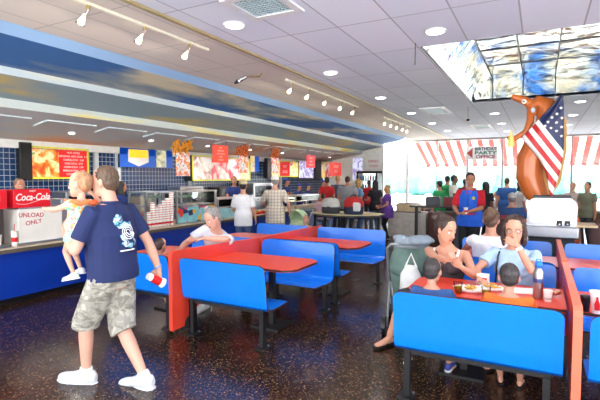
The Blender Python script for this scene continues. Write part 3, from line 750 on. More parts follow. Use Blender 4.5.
def hang_sign(u0, u1, v0, v1, x, label, txt, col=(226, 62, 38)):
    a = on_x(u0, v0, x); b = on_x(u1, v1, x); W = b.y-a.y; H = a.z-b.z
    e = empty('hanging_sign', (x, (a.y+b.y)/2, (a.z+b.z)/2), label, 'hanging sign')
    # faces the room at an angle
    m = MB(); m.box((0, 0, 0), (.02, W, H)); b_ = m.build('board', mat('sign_orange_red_%d' % col[0], col, .5, emit=.25), e)
    n = len(txt)
    for i, ln in enumerate(txt): lettering(ln, H/(n+1)*.8, mat('sign_cream', (250, 214, 190), .5), b_, (.0115, 0, H/2-(i+.9)*H/(n+.8)), (PI/2, 0, PI/2), .001, sx=min(1, W*.9/(len(ln)*H/(n+1)*.5)))
    for s in (-1, 1):
        m = MB(); m.cyl((0, s*W*.4, H/2), (0, s*W*.4, H/2+.25), .004, n=6); m.build('hanger', BLACK, e)
hang_sign(212.5, 228, 144.5, 163, -7.3, 'orange red hanging sign with pale writing over the pink menu', ['THIS', 'REGISTER', 'HOT DOGS', 'FRIES', 'DRINKS'])
hang_sign(306.5, 315, 155, 168, -7.3, 'small bright red hanging sign near the lavender menu', ['ORDER', 'HERE', 'PLEASE'], (225, 30, 48))
hang_sign(330, 341, 162, 176, -7.3, 'red hanging sign above the red shirt person', ['ORDER', 'HERE'], (228, 40, 36))

# ------------------------------------------------------------ drinks fridge
FX, FYY = -6.5, 18.55
e = empty('drinks_fridge', (FX, FYY, 0), 'tall black-framed drinks fridge with glass door at the end of the counter', 'fridge')
m = MB(); H = 1.95
for xx, yy, dx, dy in ((-.43, 0, .07, .7), (.43, 0, .07, .7), (0, .33, .9, .04)): m.box((xx, yy, H/2), (dx, dy, H))
m.box((0, 0, H-.05), (.93, .7, .1)); m.box((0, 0, .12), (.93, .7, .24)); m.build('cabinet', BLACK, e)
for k in range(4):
    m = MB(); m.box((0, 0, .4+k*.38), (.8, .6, .02)); m.build('shelf', STEEL, e)
m = MB(); m.box((0, -.36, 1.05), (.82, .02, 1.6)); d_ = m.build('door', GLASS, e); m = MB(); m.box((.36, -.39, 1.05), (.03, .03, .6)); m.build('handle', CHROME, d_)
m = MB(); m.box((0, .28, 1.05), (.8, .04, 1.6)); m.build('back_light', mat('fridge_light', (235, 240, 245), .5, emit=1.2), e)
bc = [(200, 30, 30), (235, 170, 40), (60, 130, 70), (40, 70, 150), (240, 240, 235)]
for r in range(4):
    for k in range(7):
        col = bc[(k//2+r) % 5]
        m = MB(); m.lathe((0, 0, 0), [(.04, 0), (.042, .15), (.015, .22), (.016, .26)], 8)
        o = m.build('bottle', mat('drink_%d' % col[0], col, .3)); o.location = (FX-.33+k*.11, FYY-.15, .411+r*.38)
        tag(o, 'small drink bottle inside the black-framed fridge', 'bottle', 'bottles in the drinks fridge')

# ------------------------------------------------------------ tall table with two bags
e = empty('octagonal_table', (-4.35, 10.7, 0), 'beige octagonal table with black legs and two bags on it', 'table')
m = MB(); po = []
for k in range(8):
    a = PI/8+k*PI/4; po.append((math.cos(a)*1.0, math.sin(a)*.72, 0))
m.prism(po, (0, 0, .74), (0, 0, .775)); m.build('tabletop', mat('beige_top', (214, 200, 160), .4), e)
m = MB(); m.prism([(p[0]*1.004, p[1]*1.004, 0) for p in po], (0, 0, .745), (0, 0, .765)); m.build('edge_band', BLACK, e)
for s, q in ((-1, -.3), (-1, .3), (1, -.3), (1, .3), (-.1, -.3), (.1, -.3)):
    m = MB(); m.box((s*.75, q, .37), (.06, .06, .74)); m.build('leg', BLACK, e)
m = MB(); m.box((0, 0, .69), (1.5, .6, .05)); m.build('apron', mat('navy_apron', (24, 44, 88), .5), e)
def bag(x, y, w, h, label, low, high, extra=None):
    e = empty('backpack', (x, y, .775), label, 'bag')
    d = .3
    def blob(zs, mt, nm, k=1.0):
        m = MB(); m.rings([((0, 0, z), V((w/2*r*k, 0, 0)), V((0, d/2*r*k, 0))) for z, r in zs], 20); o = m.build(nm, mt, e); smooth_by_angle(o, 50); return o
    blob([(0, .85), (.02, .95), (h*.3, 1.0), (h*.42, 1.0)], low, 'lower_body')
    blob([(h*.42, .99), (h*.7, .97), (h*.88, .82), (h*.97, .55), (h, .25)], high, 'upper_body')
    m = MB(); m.tube([(-w*.2, -.02, h*.93), (-w*.1, -.02, h*1.08), (w*.1, -.02, h*1.08), (w*.2, -.02, h*.93)], .012, 8); m.build('handle', BLACK, e)
    m = MB(); m.tube([(-w*.48, -d*.1, h*.45), (0, -d*.52, h*.44), (w*.48, -d*.1, h*.45)], .008, 8); m.build('zip', BLACK, e)
    if extra:
        m = MB(); m.rings([((w*.2, -d*.32, z), V((w*.22*r, 0, 0)), V((0, d*.2, 0))) for z, r in ((h*.2, .8), (h*.3, 1), (h*.6, 1), (h*.68, .7))], 14); m.build('pocket', extra, e, smooth=True)
    return e
p = on_z(327, 214, .775); bag(p.x, 10.45, .5, .4, 'grey and black backpack, left of two bags on the octagonal table', fabric('bag_dark', (62, 66, 72)), fabric('bag_pale', (196, 198, 192)))
p = on_z(355, 214, .775); bag(p.x, 10.45, .52, .44, 'red, white and navy backpack, right of two bags on the octagonal table', fabric('bag_navy', (46, 54, 80)), fabric('bag_red', (182, 40, 42)), fabric('bag_white', (225, 225, 230)))

# ------------------------------------------------------------ party office sign on its post
p = on_y(481.5, 156.5, 10.2); W = .022*33; 
e = empty('party_sign', (p.x, p.y, 0), 'white sign with red arrow reading birthday party office on a post', 'sign', rz=YAW*.3)
s = on_y(497, 156, 10.2).x-on_y(465, 156, 10.2).x; H = on_y(481, 146.5, 10.2).z-on_y(481, 159.5, 10.2).z; zc = on_y(481, 153, 10.2).z
m = MB(); m.box((0, 0, zc), (s, .03, H)); bd = m.build('board', mat('sign_board', (212, 216, 214), .5), e)
m = MB(); m.prism([(-s*.47, 0, zc), (-s*.28, 0, zc+H*.4), (-s*.28, 0, zc-H*.4)], (0, -.02, 0), (0, -.016, 0)); m.build('arrow', mat('arrow_red', (170, 40, 38), .5), bd)
for i, (ln, c_) in enumerate((('BIRTHDAY', (70, 70, 76)), ('PARTY', (60, 110, 90)), ('OFFICE', (150, 60, 90)))):
    lettering(ln, H*.33, mat('sign_ink_%d' % i, c_, .5), bd, (s*.12, -.0165, zc+H*(.3-.3*i)), (PI/2, 0, 0), .001, bold=.004, sx=s*.68/(len(ln)*H*.2))
m = MB(); m.box((-.28, .02, zc/2), (.05, .03, zc)); m.build('post', MU, e); m = MB(); m.box((-.28, .02, .015), (.4, .3, .03)); m.build('base', BLACK, e)

# ------------------------------------------------------------ tall black tables left of the vest man
def ctable(x, y, w, label, h=1.0):
    e = empty('tall_table', (x, y, 0), label, 'table')
    m = MB(); m.box((0, 0, h-.02), (w, .6, .04), bev=.008); m.build('tabletop', BLACK, e)
    for s in (-1, 1):
        m = MB(); m.box((s*w*.42, 0, h/2-.02), (.07, .07, h-.04)); m.box((s*w*.42, 0, .01), (.12, .5, .02)); m.build('leg', BLACK, e)
    return e
p = on_z(438, 198, 1.0); ctable(-2.15, 11.3, 1.35, 'tall black table with boxes on it near the windows')
def boxthing(name, c, d, col, label, cat, lid=None):
    e = empty(name, (c[0], c[1], c[2]), label, cat)
    m = MB(); m.box((0, 0, d[2]/2), d, bev=.015); m.build('body', mat(name+'_%d_%d' % (col[0], col[2]), col, .6, 0, .12), e)
    m = MB(); m.box((0, 0, d[2]+.008), (d[0]*.9, d[1]*.9, .02)); m.build('lid', lid or BLACK, e)
boxthing('cash_register', (-2.3, 11.3, 1.0), (.34, .3, .2), (70, 74, 80), 'dark grey cash register on the tall black table', 'register')
boxthing('red_box', (-1.9, 11.3, 1.0), (.3, .3, .2), (120, 40, 44), 'dark red box on the tall black table beside the register', 'box')
boxthing('storage_crate', (-2.2, 12.6, 0), (.9, .6, .75), (84, 50, 40), 'brown wooden crate under the windows behind the tall table', 'crate')
boxthing('cardboard_box', (-3.3, 12.8, .72), (.6, .5, .22), (216, 190, 150), 'tan cardboard box on the low shelf near the windows', 'box')
boxthing('low_shelf', (-3.3, 12.8, 0), (1.1, .5, .7), (206, 200, 190), 'pale low shelf holding the cardboard box', 'shelf')
boxthing('waste_bin', (-1.45, 10.6, 0), (.42, .42, .85), (66, 74, 86), 'dark grey waste bin left of the blue vest man', 'bin')
for k, (x, c_) in enumerate(((-5.0, (150, 104, 66)), (-4.6, (40, 40, 44)), (-4.2, (44, 46, 52)), (-3.8, (48, 40, 40)), (-3.5, (60, 60, 66)))):
    m = MB(); m.rings([((x, 19.6, z), V((.2*r, 0, 0)), V((0, .2*r, 0))) for z, r in ((0, .6), (.06, .9), (.2, 1), (.3, .8), (.34, .4))], 14)
    tag(m.build('floor_cushion', fabric('cushion_%d' % c_[0], c_), smooth=True), 'low round cushion on the floor under the left windows, %s' % ('brown one at the left end', 'black one beside the brown', 'middle dark one', 'dark brown one', 'grey one at the right end')[k], 'cushion')

# ------------------------------------------------------------ chrome condiment cart
CX, CY = .16, 7.75
e = empty('condiment_cart', (CX, CY, 0), 'chrome condiment cart with rounded hood under the hot dog statue', 'cart')
m = MB(); po = []; w2 = .32; z0, z1, r = .985, 1.39, .12
for k in range(7): a = PI-k*PI/12; po.append((-w2+r+r*math.cos(a), 0, z1-r+r*math.sin(a)))
for k in range(7): a = PI/2-k*PI/12; po.append((w2-r+r*math.cos(a), 0, z1-r+r*math.sin(a)))
po += [(w2, 0, z0), (-w2, 0, z0)]
m.prism(po, (0, -.22, 0), (0, .22, 0)); m.build('hood', STEEL, e)
m = MB(); m.prism([(p_[0]*.86, 0, (p_[2]-1.2)*.84+1.2) for p_ in po], (0, -.225, 0), (0, -.221, 0)); m.build('door', mat('bright_door', (240, 242, 245), .22, 1, .02), e)
m = MB(); m.box((0, -.05, .9), (.68, .6, .17), bev=.02); m.build('worktop', STEEL, e)
m = MB(); m.box((0, 0, .43), (.6, .46, .8)); m.build('cabinet', mat('cart_dark', (50, 50, 56), .4, .3), e)
for k in (.1, .2): 
    m = MB(); m.box((k, -.24, 1.03), (.07, .03, .075)); b_ = m.build('dispenser', BLACK, e); m = MB(); m.cyl((k, -.26, 1.02), (k, -.29, 1.02), .012); m.build('lever', CHROME, b_)
m = MB(); m.box((.44, -.02, 1.0), (.26, .5, .03)); m.build('side_tray', mat('tray_tan', (205, 180, 140), .5), e)
for s in (-1, 1):
    for q in (-1, 1):
        m = MB(); m.cyl((s*.26-.01, q*.18, .03), (s*.26+.01, q*.18, .03), .03); m.build('wheel', BLACK, e)

# ------------------------------------------------------------ hot dog statue wrapped in a flag
e = empty('hot_dog_statue', (CX+.0, CY+.05, 1.39), 'tall hot dog statue bowing with a mustard bottle, wrapped in a striped flag', 'statue')
SO = mat('sausage_orange', (198, 104, 44), .4, 0, .08, 3, coat=.3)
def S(u, v, dy=0):
    p = on_y(u, v, CY+.05+dy); return p-V((CX, CY+.05, 1.39))
m = MB(); m.box((0, 0, .02), (.5, .36, .04), bev=.01); m.build('plinth', mat('plinth_dark', (50, 52, 60), .4), e)
m = MB()
path = [S(540, 200), S(534, 190), S(529, 176), S(530, 160), S(538, 145), S(548, 130), S(549, 115), S(545, 106), S(538, 103), S(532, 108)]
m.tube(path, [.14, .17, .19, .20, .20, .19, .17, .15, .12, .08], 16)
m.tube([S(534, 106), S(527, 102), S(520, 99), S(514, 97)], [.07, .065, .06, .05], 12)   # bowing head end
m.tube([S(531, 112, -.05), S(530, 122, -.1), S(526, 132, -.12), S(517, 137, -.12)], [.06, .055, .05, .04], 10)  # arm
m.tube([S(520, 136, -.12), S(514, 139, -.12), S(509, 138, -.12)], [.04, .05, .04], 10)
b_ = m.build('sausage', SO, e); remesh(b_, .015, 4)
m = MB(); m.tube([S(541, 200, .1), S(549, 180, .12), S(552, 150, .14), S(553, 122, .10), S(548, 108, .04)], [.1, .16, .2, .18, .08], 14); bn = m.build('bun', mat('bun_tan', (205, 160, 92), .6, 0, .1, 5), e, smooth=True)
m = MB(); m.lathe(S(511, 147, -.14), [(.045, 0), (.048, .02), (.045, .16), (.02, .18), (.012, .24), (.004, .26)], 14); m.build('mustard_bottle', mat('mustard', (226, 210, 110), .4), e)
m = MB(); m.ell(S(524, 101.5, -.08), (.035, .02, .035)); ey = m.build('eye', PAPER, e, smooth=True)
m = MB(); m.ell(S(524, 101.5, -.105), (.014, .008, .014)); m.build('pupil', BLACK, ey)
m = MB(); m.ell(S(533, 110, -.15), (.03, .02, .04)); m.build('glove_button', mat('pale_blue_dot', (180, 200, 225), .4), e)
# flag: a grid sheet bulging round the body
def flagmat():
    t = NT('flag_cloth'); uvn = t.n('ShaderNodeUVMap'); sx = t.n('ShaderNodeSeparateXYZ'); t.l(uvn.outputs[0], sx.inputs[0])
    U, W_ = sx.outputs[0], sx.outputs[1]
    st = t.math('LESS_THAN', t.math('FRACT', U), .5)
    c = t.mix(st, lin((192, 32, 40)), lin((238, 236, 232)))
    cant = t.math('LESS_THAN', U, 0)
    c = t.mix(cant, c, lin((32, 40, 84))); t.base(c); t.b.inputs['Roughness'].default_value = .45; return t.m
m = MB(); nu, nv = 14, 22
TL = [(562.5, 94), (552, 106), (540, 118), (528, 131), (521, 138), (530, 148), (540, 160), (546, 174), (548, 186), (550, 196)]
TR = [(563, 94), (564, 106), (564, 118), (564, 131), (564, 145), (563, 158), (561, 168), (559, 176), (556, 186), (553, 196)]
uvl = m.bm.loops.layers.uv.new('UVMap'); G = []
def interp(T, q):
    f = q*(len(T)-1); i = min(int(f), len(T)-2); g = f-i; return (T[i][0]*(1-g)+T[i+1][0]*g, T[i][1]*(1-g)+T[i+1][1]*g)
for j in range(nv+1):
    q = j/nv; a = interp(TL, q); b = interp(TR, q); row = []
    for i in range(nu+1):
        s = i/nu; u = a[0]*(1-s)+b[0]*s; v = a[1]*(1-s)+b[1]*s
        row.append((m.bm.verts.new(S(u, v, -.24-.05*math.sin(s*PI)+.02*math.sin(s*9+q*4)+.10*s)), (-.78*u+.62*v+346)/10, 1-q))
    G.append(row)
for j in range(nv):
    for i in range(nu):
        vs_ = [G[j][i], G[j+1][i], G[j+1][i+1], G[j][i+1]]
        f = m._f([x[0] for x in vs_])
        if f:
            for lp, x in zip(f.loops, vs_): lp[uvl].uv = x[1:]
fl = m.build('flag', flagmat(), e, smooth=True, recalc=False); fl.modifiers.new('s', 'SOLIDIFY').thickness = .012; APPLY.append(fl)
m = MB()
STW = [(561, 108), (557, 114), (562, 118), (552, 117.5), (556.5, 122.5), (561.5, 127), (548, 122), (551, 128), (556.5, 131), (561.5, 136), (545, 126)]
for (u, v) in STW:
    c = S(u, v, -.335+.06*max(0, (u-545)/20)); r = .024
    m.prism([c+V((math.sin(k*PI/5)*(r if k % 2 == 0 else r*.42), 0, math.cos(k*PI/5)*(r if k % 2 == 0 else r*.42))) for k in range(10)], (0, -.004, 0), (0, .004, 0))
m.build('flag_stars', PAPER, fl)

# ------------------------------------------------------------ cooking equipment between counter and tiled wall
def appliance(u, w, h, label, kind='fryer', x=-8.35, top=.0):
    d = ray(u, 200); y = x*d.y/d.x
    e = empty(kind, (x, y, .9), label, kind.replace('_', ' '))
    m = MB(); m.box((0, 0, h/2), (.45, w, h), bev=.01); m.build('cabinet', STEEL if kind != 'drinks_cooler' else BLACK, e)
    m = MB(); m.box((.228, 0, h*.55), (.012, w*.84, h*.6)); m.build('front_panel', mat('oven_front', (40, 44, 52), .25), e)
    m = MB(); m.tube([(.25, -w*.35, h*.9), (.27, -w*.35, h*.9), (.27, w*.35, h*.9), (.25, w*.35, h*.9)], .01, 8); m.build('handle', CHROME, e)
    for k in range(3): m = MB(); m.cyl((.23, -w*.3+k*w*.3, h*.12), (.255, -w*.3+k*w*.3, h*.12), .018); m.build('knob', BLACK, e)
appliance(8, .5, .42, 'steel fryer behind the dark soda dispenser at the far left')
appliance(75, .7, .5, 'steel oven on the back counter behind the baby', 'oven')
appliance(108, .6, .62, 'dark drinks cooler on the back counter behind the walking man', 'drinks_cooler')
appliance(160, .8, .45, 'steel oven behind the stacked paper cups', 'oven')
appliance(186, .9, .55, 'steel fryer behind the painted glass case', 'fryer')
appliance(224, 1.0, .5, 'dark drinks cooler behind the low glass case', 'drinks_cooler')
appliance(258, 1.2, .6, 'steel oven between the two capped customers', 'oven')
# ============================================================ people
SKIN = mat('skin_fair', (204, 148, 122), .55, 0, .05, 6)
SKIN2 = mat('skin_tan', (186, 128, 100), .55, 0, .05, 6)
SKIN3 = mat('skin_dark', (120, 78, 58), .55, 0, .05, 6)
SKINP = mat('skin_pink', (212, 160, 138), .55, 0, .05, 6)
def hairmat(name, col):
    t = NT(name); f = t.noise(t.co((1, 1, .25)), 60, 3); c = lin(col)
    t.base(t.ramp(f, [(.3, tuple(x*.55 for x in c[:3])+(1,)), (.7, tuple(min(1, x*1.35) for x in c[:3])+(1,))])); t.b.inputs['Roughness'].default_value = .5; t.bump(f, .6, .01); return t.m
H_BLACK = hairmat('hair_black', (34, 26, 26)); H_DBROWN = hairmat('hair_dark_brown', (58, 40, 34)); H_BROWN = hairmat('hair_brown', (98, 70, 52))
H_GREY = hairmat('hair_grey', (140, 136, 132)); H_BLOND = hairmat('hair_blond', (186, 142, 84)); H_BUZZ = hairmat('hair_buzz', (52, 46, 46)); H_BABY = hairmat('hair_baby', (176, 128, 92)); H_SALT = hairmat('hair_salt', (92, 70, 54))
LIPS = mat('lips', (176, 92, 86), .5, 0, .02); EYEW = mat('eye_white', (235, 232, 228), .3, 0, 0); IRIS = mat('iris_dark', (40, 28, 24), .3, 0, 0)
def ik(a, c, l1, l2, pole):
    a = V(a); c = V(c); d = c-a; L = min(d.length, (l1+l2)*.995); n = d.normalized(); c = a+n*L
    x = (l1*l1-l2*l2+L*L)/(2*L); h = math.sqrt(max(l1*l1-x*x, 0)); p = V(pole); p = p-n*p.dot(n)
    p = p.normalized() if p.length > 1e-5 else n.orthogonal(); return a+n*x+p*h, c
def hand(m, w, d, nrm, thumb, s=1, curl=.35, spread=.12, detail=True):
    """w wrist, d pointing direction, nrm towards which the fingers curl, thumb = side of the thumb"""
    d = V(d).normalized(); nrm = V(nrm); nrm = (nrm-d*nrm.dot(d)).normalized(); sd = d.cross(nrm)
    if sd.dot(V(thumb)) < 0: sd = -sd
    m.rings([(w-d*.02*s, sd*.024*s, nrm*.019*s), (w+d*.01*s, sd*.027*s, nrm*.017*s), (w+d*.045*s, sd*.039*s, nrm*.015*s), (w+d*.08*s, sd*.041*s, nrm*.013*s), (w+d*.092*s, sd*.036*s, nrm*.009*s)], 12)
    for k, (ln, off) in enumerate(((.068, .031), (.078, .0105), (.072, -.0105), (.056, -.031))):
        r0 = w+d*(.078-(.004 if k in (0, 3) else 0))*s+sd*off*s; L = ln*s; a = 0; p = r0; pts = [r0]; dd = (d+sd*(off/.031)*spread).normalized()
        for q, f in enumerate((.45, .32, .23)):
            a += curl*(1, 1.15, .9)[q]; v = dd*math.cos(a)+nrm*math.sin(a); p = p+v*L*f; pts.append(p)
        m.tube(pts, [.0095*s, .009*s, .0082*s, .007*s], 8)
    r0 = w+d*.02*s+sd*.026*s; a = V(d*.7+sd*.75+nrm*.25).normalized(); b = V(d*.9+sd*.35+nrm*.35*(1+curl)).normalized()
    m.tube([r0-a*.008*s, r0+a*.032*s, r0+a*.032*s+b*.03*s, r0+a*.032*s+b*.052*s], [.014*s, .0115*s, .0105*s, .0085*s], 8)
class Fig: pass
def person(label, loc, face, h=1.75, pel=None, lean=(0, 0), curve=0, hd=(0, 0, 0), hoff=(0, 0), armL=None, armR=None, legL=None, legR=None,
           skin=None, hair='short', hairm=None, shirt=None, sleeve=.6, shirtlen=-.14, bottom='pants', botm=None, shoes=None, cap=None, w=1, belly=0, bust=0,
           vox=.02, headk=1, curl=.35, eyes=True, group=None, collar=None, neckopen=.5, tw=0, long_sleeve=False, footdir=None):
    """local frame: +Y forward, +X the person's right, Z up; the object's origin is on the floor (or where loc puts it)."""
    s = h/1.75; skin = skin or SKIN
    F = Fig(); F.s = s; F.parts = {}
    P = V(pel) if pel is not None else V((0, 0, .93)); lx, ly = lean
    up = V((lx, ly, 1)).normalized()
    rot = Matrix.Rotation(tw, 3, 'Z'); SX = rot @ V((1, 0, 0)); SX = (SX-up*SX.dot(up)).normalized(); FY = up.cross(SX)
    def sp(z): return P+up*z+V((0, curve*max(z, 0)**2, 0))
    TR = [(-.12, .11, .09, 0), (-.06, .155, .112, -.005), (.0, .168, .118, -.008), (.08, .155, .108+belly*.5, belly*.4), (.17, .146, .10+belly, belly*.8), (.28, .160, .110+belly*.4, belly*.3), (.37, .176, .116, 0), (.43, .172, .106, -.005), (.475, .135, .082, -.005), (.51, .085, .066, 0), (.535, .062, .058, 0)]
    if bust: TR = [(a, b*.93 if a > .3 else (b*.88 if .05 < a < .25 else b), c*.93, d) for a, b, c, d in TR]
    def torso(m, off=0, z0=-.13, z1=.54, k=1.0, n=20, flare=0):
        R = []
        for (z, a, b, f) in TR:
            if z < z0-1e-6 or z > z1+1e-6: continue
            R.append((sp(z)*s+FY*f*s, SX*(a*w+off)*s*k, FY*(b*(1+(w-1)*.6)+off)*s*k))
        zb = TR[0]
        if z0 < TR[0][0]: R.insert(0, (sp(z0)*s, SX*(.172*w+off+flare)*s, FY*(.12*w+off+flare)*s))
        if off:  # cloth covers the hips: keep the lower rings at hip width
            R = [(c, a if i > 4 else SX*(.176*w+off+flare)*s, b if i > 4 else FY*(.128*w+belly*.5+off+flare)*s) for i, (c, a, b) in enumerate(R)]
        m.rings(R, n)
    m = MB(); torso(m)
    if bust:
        for q in (-1, 1): m.ell((sp(.335)+SX*q*.075+FY*.085)*s, (.066*bust*s,)*3, 12)
    neck = sp(.52); HC_ = neck+V((lx*.1+hoff[0], ly*.12+.015+hoff[1]+curve*.3, .045+.115*headk))
    yw, pt, rl = hd
    HR = Euler((pt, rl, yw), 'XYZ').to_matrix()
    HR = Matrix.Rotation(yw, 3, 'Z') @ Matrix.Rotation(pt, 3, 'X') @ Matrix.Rotation(rl, 3, 'Y')
    k = headk*1.0
    def hp(x, y, z): return (HC_+HR @ V((x*k, y*k, z*k)))*s
    m.tube([sp(.47)*s, neck*s, hp(0, -.012, -.06)], [.062*s*w**.5, .056*s*w**.5, .054*s], 14)
    HRINGS = [(-.112, .018, .018, .060), (-.102, .034, .032, .050), (-.078, .050, .056, .032), (-.045, .060, .074, .014), (-.01, .0665, .084, .004), (.03, .0725, .092, -.002), (.06, .071, .090, -.005), (.09, .056, .072, -.006), (.108, .032, .042, -.006), (.116, .008, .01, -.006)]
    m.rings([(hp(0, f, z), HR @ V((a*k*s, 0, 0)), HR @ V((0, b*k*s, 0))) for z, a, b, f in HRINGS], 20)
    m.tube([hp(0, .080, .014), hp(0, .094, -.014), hp(0, .101, -.030)], [.009*k*s, .012*k*s, .015*k*s], 8)
    m.ell(hp(0, .086, -.036), (.018*k*s, .012*k*s, .009*k*s), 8)
    for q in (-1, 1): m.ell(hp(q*.072, -.004, -.008), (.012*k*s, .02*k*s, .032*k*s), 10)
    m.ell(hp(0, .082, -.062), (.024*k*s, .010*k*s, .012*k*s), 8)
    # arms
    for side, arm in ((-1, armL), (1, armR)):
        sh = sp(.445)+SX*side*.172*w; A1, A2 = .285, .25
        arm = arm or {}
        tgt = V(arm.get('to', sh+V((side*.07, .04, -.53)))); pole = V(arm.get('pole', (side*.3, -1, 0)))
        el, wr = ik(sh, tgt, A1, A2, pole); kk = (w**.5)*(.86 if bust else 1)
        m.tube([sp(.43)*s+SX*side*.08*s, sh*s, (sh*.5+el*.5)*s, el*s], [.06*s*kk, .056*s*kk, .047*s*kk, .039*s*kk], 12)
        m.tube([el*s, (el*.65+wr*.35)*s, wr*s], [.039*s*kk, .041*s*kk, .026*s*kk], 12)
        dd = V(arm.get('dir', (wr-el).normalized())); nr = V(arm.get('palm', (-side, 0, 0)))
        hs = s*(1.0 if not bust else .9)*arm.get('hs', 1)
        hand(m, wr*s, dd, nr, arm.get('thumb', (0, 1, 0)), hs, arm.get('curl', curl))
        F.parts['sh%d' % side] = sh; F.parts['el%d' % side] = el; F.parts['wr%d' % side] = wr
    # legs
    for side, leg in ((-1, legL), (1, legR)):
        hp_ = P+V((side*.088*w, 0, -.03)); leg = leg or {}
        tgt = V(leg.get('to', (side*.1, .0, .085))); pole = V(leg.get('pole', (0, 1, 0)))
        kn, an = ik(hp_, tgt, .425, .415, pole)
        m.tube([(hp_+V((0, 0, .03)))*s, (hp_*.6+kn*.4)*s, kn*s], [.088*s*w, .075*s*w, .054*s], 14)
        m.tube([kn*s, (kn*.66+an*.34)*s, an*s], [.054*s, .055*s, .034*s], 12)
        fd = V(leg.get('foot', (side*.12, 1, 0))); fd.normalize(); upf = V((0, 0, 1)) if abs(fd.z) < .1 else (V((0, 0, 1))-fd*fd.z).normalized()
        sd = fd.cross(upf); b = an-upf*.06
        m.rings([((b-fd*.055+upf*.015)*s, sd*.022*s, upf*.02*s), ((b-fd*.03+upf*.02)*s, sd*.034*s, upf*.036*s), ((b+fd*.04+upf*.02)*s, sd*.036*s, upf*.038*s), ((b+fd*.11+upf*.005)*s, sd*.044*s, upf*.024*s), ((b+fd*.17-upf*.002)*s, sd*.043*s, upf*.016*s), ((b+fd*.2-upf*.004)*s, sd*.03*s, upf*.012*s)], 12)
        m.tube([an*s, (b+upf*.02+fd*.0)*s], [.034*s, .034*s], 10)
        F.parts['kn%d' % side] = kn; F.parts['an%d' % side] = an; F.parts['fd%d' % side] = (fd, upf, sd, b)
    body = m.build('person', skin); remesh(body, vox, 2); body.location = loc; body.rotation_euler = (0, 0, face)
    tag(body, label, 'person', group)
    F.body = body; F.hp = hp; F.HR = HR; F.sp = sp; F.SX = SX; F.FY = FY
    # face
    if eyes:
        for q in (-1, 1):
            m = MB(); m.ell(hp(q*.030, .0715, .004), (.0125*k*s,)*3, 10); ey = m.build('eye', EYEW, body, smooth=True)
            m = MB(); m.ell(hp(q*.0305, .0815, .003), (.0058*k*s, .0042*k*s, .0058*k*s), 8, HR); m.build('iris', IRIS, ey, smooth=True)
            m = MB(); m.tube([hp(q*.014, .087, .024), hp(q*.030, .085, .030), hp(q*.047, .072, .024)], .0042*k*s, 6, flat=.6); m.build('eyebrow', hairm or H_DBROWN, body, smooth=True)
        m = MB(); m.tube([hp(-.022, .084, -.060), hp(0, .092, -.058), hp(.022, .084, -.060)], [.003*s*k, .0055*s*k, .003*s*k], 8); m.tube([hp(-.018, .084, -.066), hp(0, .091, -.068), hp(.018, .084, -.066)], [.003*s*k, .006*s*k, .003*s*k], 8)
        m.build('mouth', LIPS, body, smooth=True)
    # hair
    if hair:
        m = MB()
        def he(x, y, z, a, b, c): m.ell(hp(x, y, z), (a*k*s, b*k*s, c*k*s), 16, HR)
        if hair == 'short': he(0, -.020, .036, .082, .094, .092); he(0, -.048, -.01, .070, .060, .07)
        elif hair == 'buzz': he(0, -.017, .030, .0775, .0915, .089); he(0, -.045, -.01, .068, .055, .06)
        elif hair == 'up':
            he(0, -.022, .038, .085, .098, .092); he(0, -.052, -.005, .072, .062, .075); he(0, -.12, .05, .055, .05, .055); he(.03, -.13, .07, .04, .035, .04); he(-.03, -.12, .02, .04, .04, .045); he(.0, -.10, .10, .045, .045, .035)
        elif hair in ('long', 'bob', 'curly'):
            he(0, -.022, .038, .086, .098, .094); L = {'long': -.26, 'bob': -.13, 'curly': -.14}[hair]
            m.rings([(hp(0, -.045, z), HR @ V((a*k*s, 0, 0)), HR @ V((0, b*k*s, 0))) for z, a, b in ((.06, .080, .062), (0, .084, .058), (L*.5, .088, .050), (L, .075, .038))], 16)
            for q in (-1, 1): m.tube([hp(q*.070, .02, .05), hp(q*.080, .012, -.01), hp(q*.082, .006, L*.55), hp(q*.078, .0, L)], [.022*s*k, .022*s*k, .024*s*k, .014*s*k], 10)
            if hair == 'curly':
                rnd = random.Random(3)
                for q in range(26):
                    a = rnd.uniform(0, 2*PI); b = rnd.uniform(-.13, .1); r = .085; x, y = math.cos(a)*r, math.sin(a)*r-.02
                    if y > .02 and b < .06: continue
                    he(x, y, b, .026, .026, .026)
        o = m.build('hair', hairm or H_BROWN, body); remesh(o, max(vox*.8, .007), 2, .012*s if hair != 'buzz' else 0, .03)
    if cap:
        m = MB(); m.rings([(hp(0, -.012, z), HR @ V((a*k*s, 0, 0)), HR @ V((0, b*k*s, 0))) for z, a, b in ((.038, .086, .104), (.07, .085, .102), (.10, .076, .09), (.128, .052, .064), (.142, .016, .02))], 20)
        o = m.build('cap', cap, body, smooth=True)
        m = MB(); m.prism([hp(x, y, .044) for x, y in [(math.sin(a)*.078, .06+math.cos(a)*.11) for a in [(-1.4+2.8*i/10) for i in range(11)]]], HR @ V((0, 0, -.003)), HR @ V((0, 0, .004))); m.build('cap_brim', cap, o)
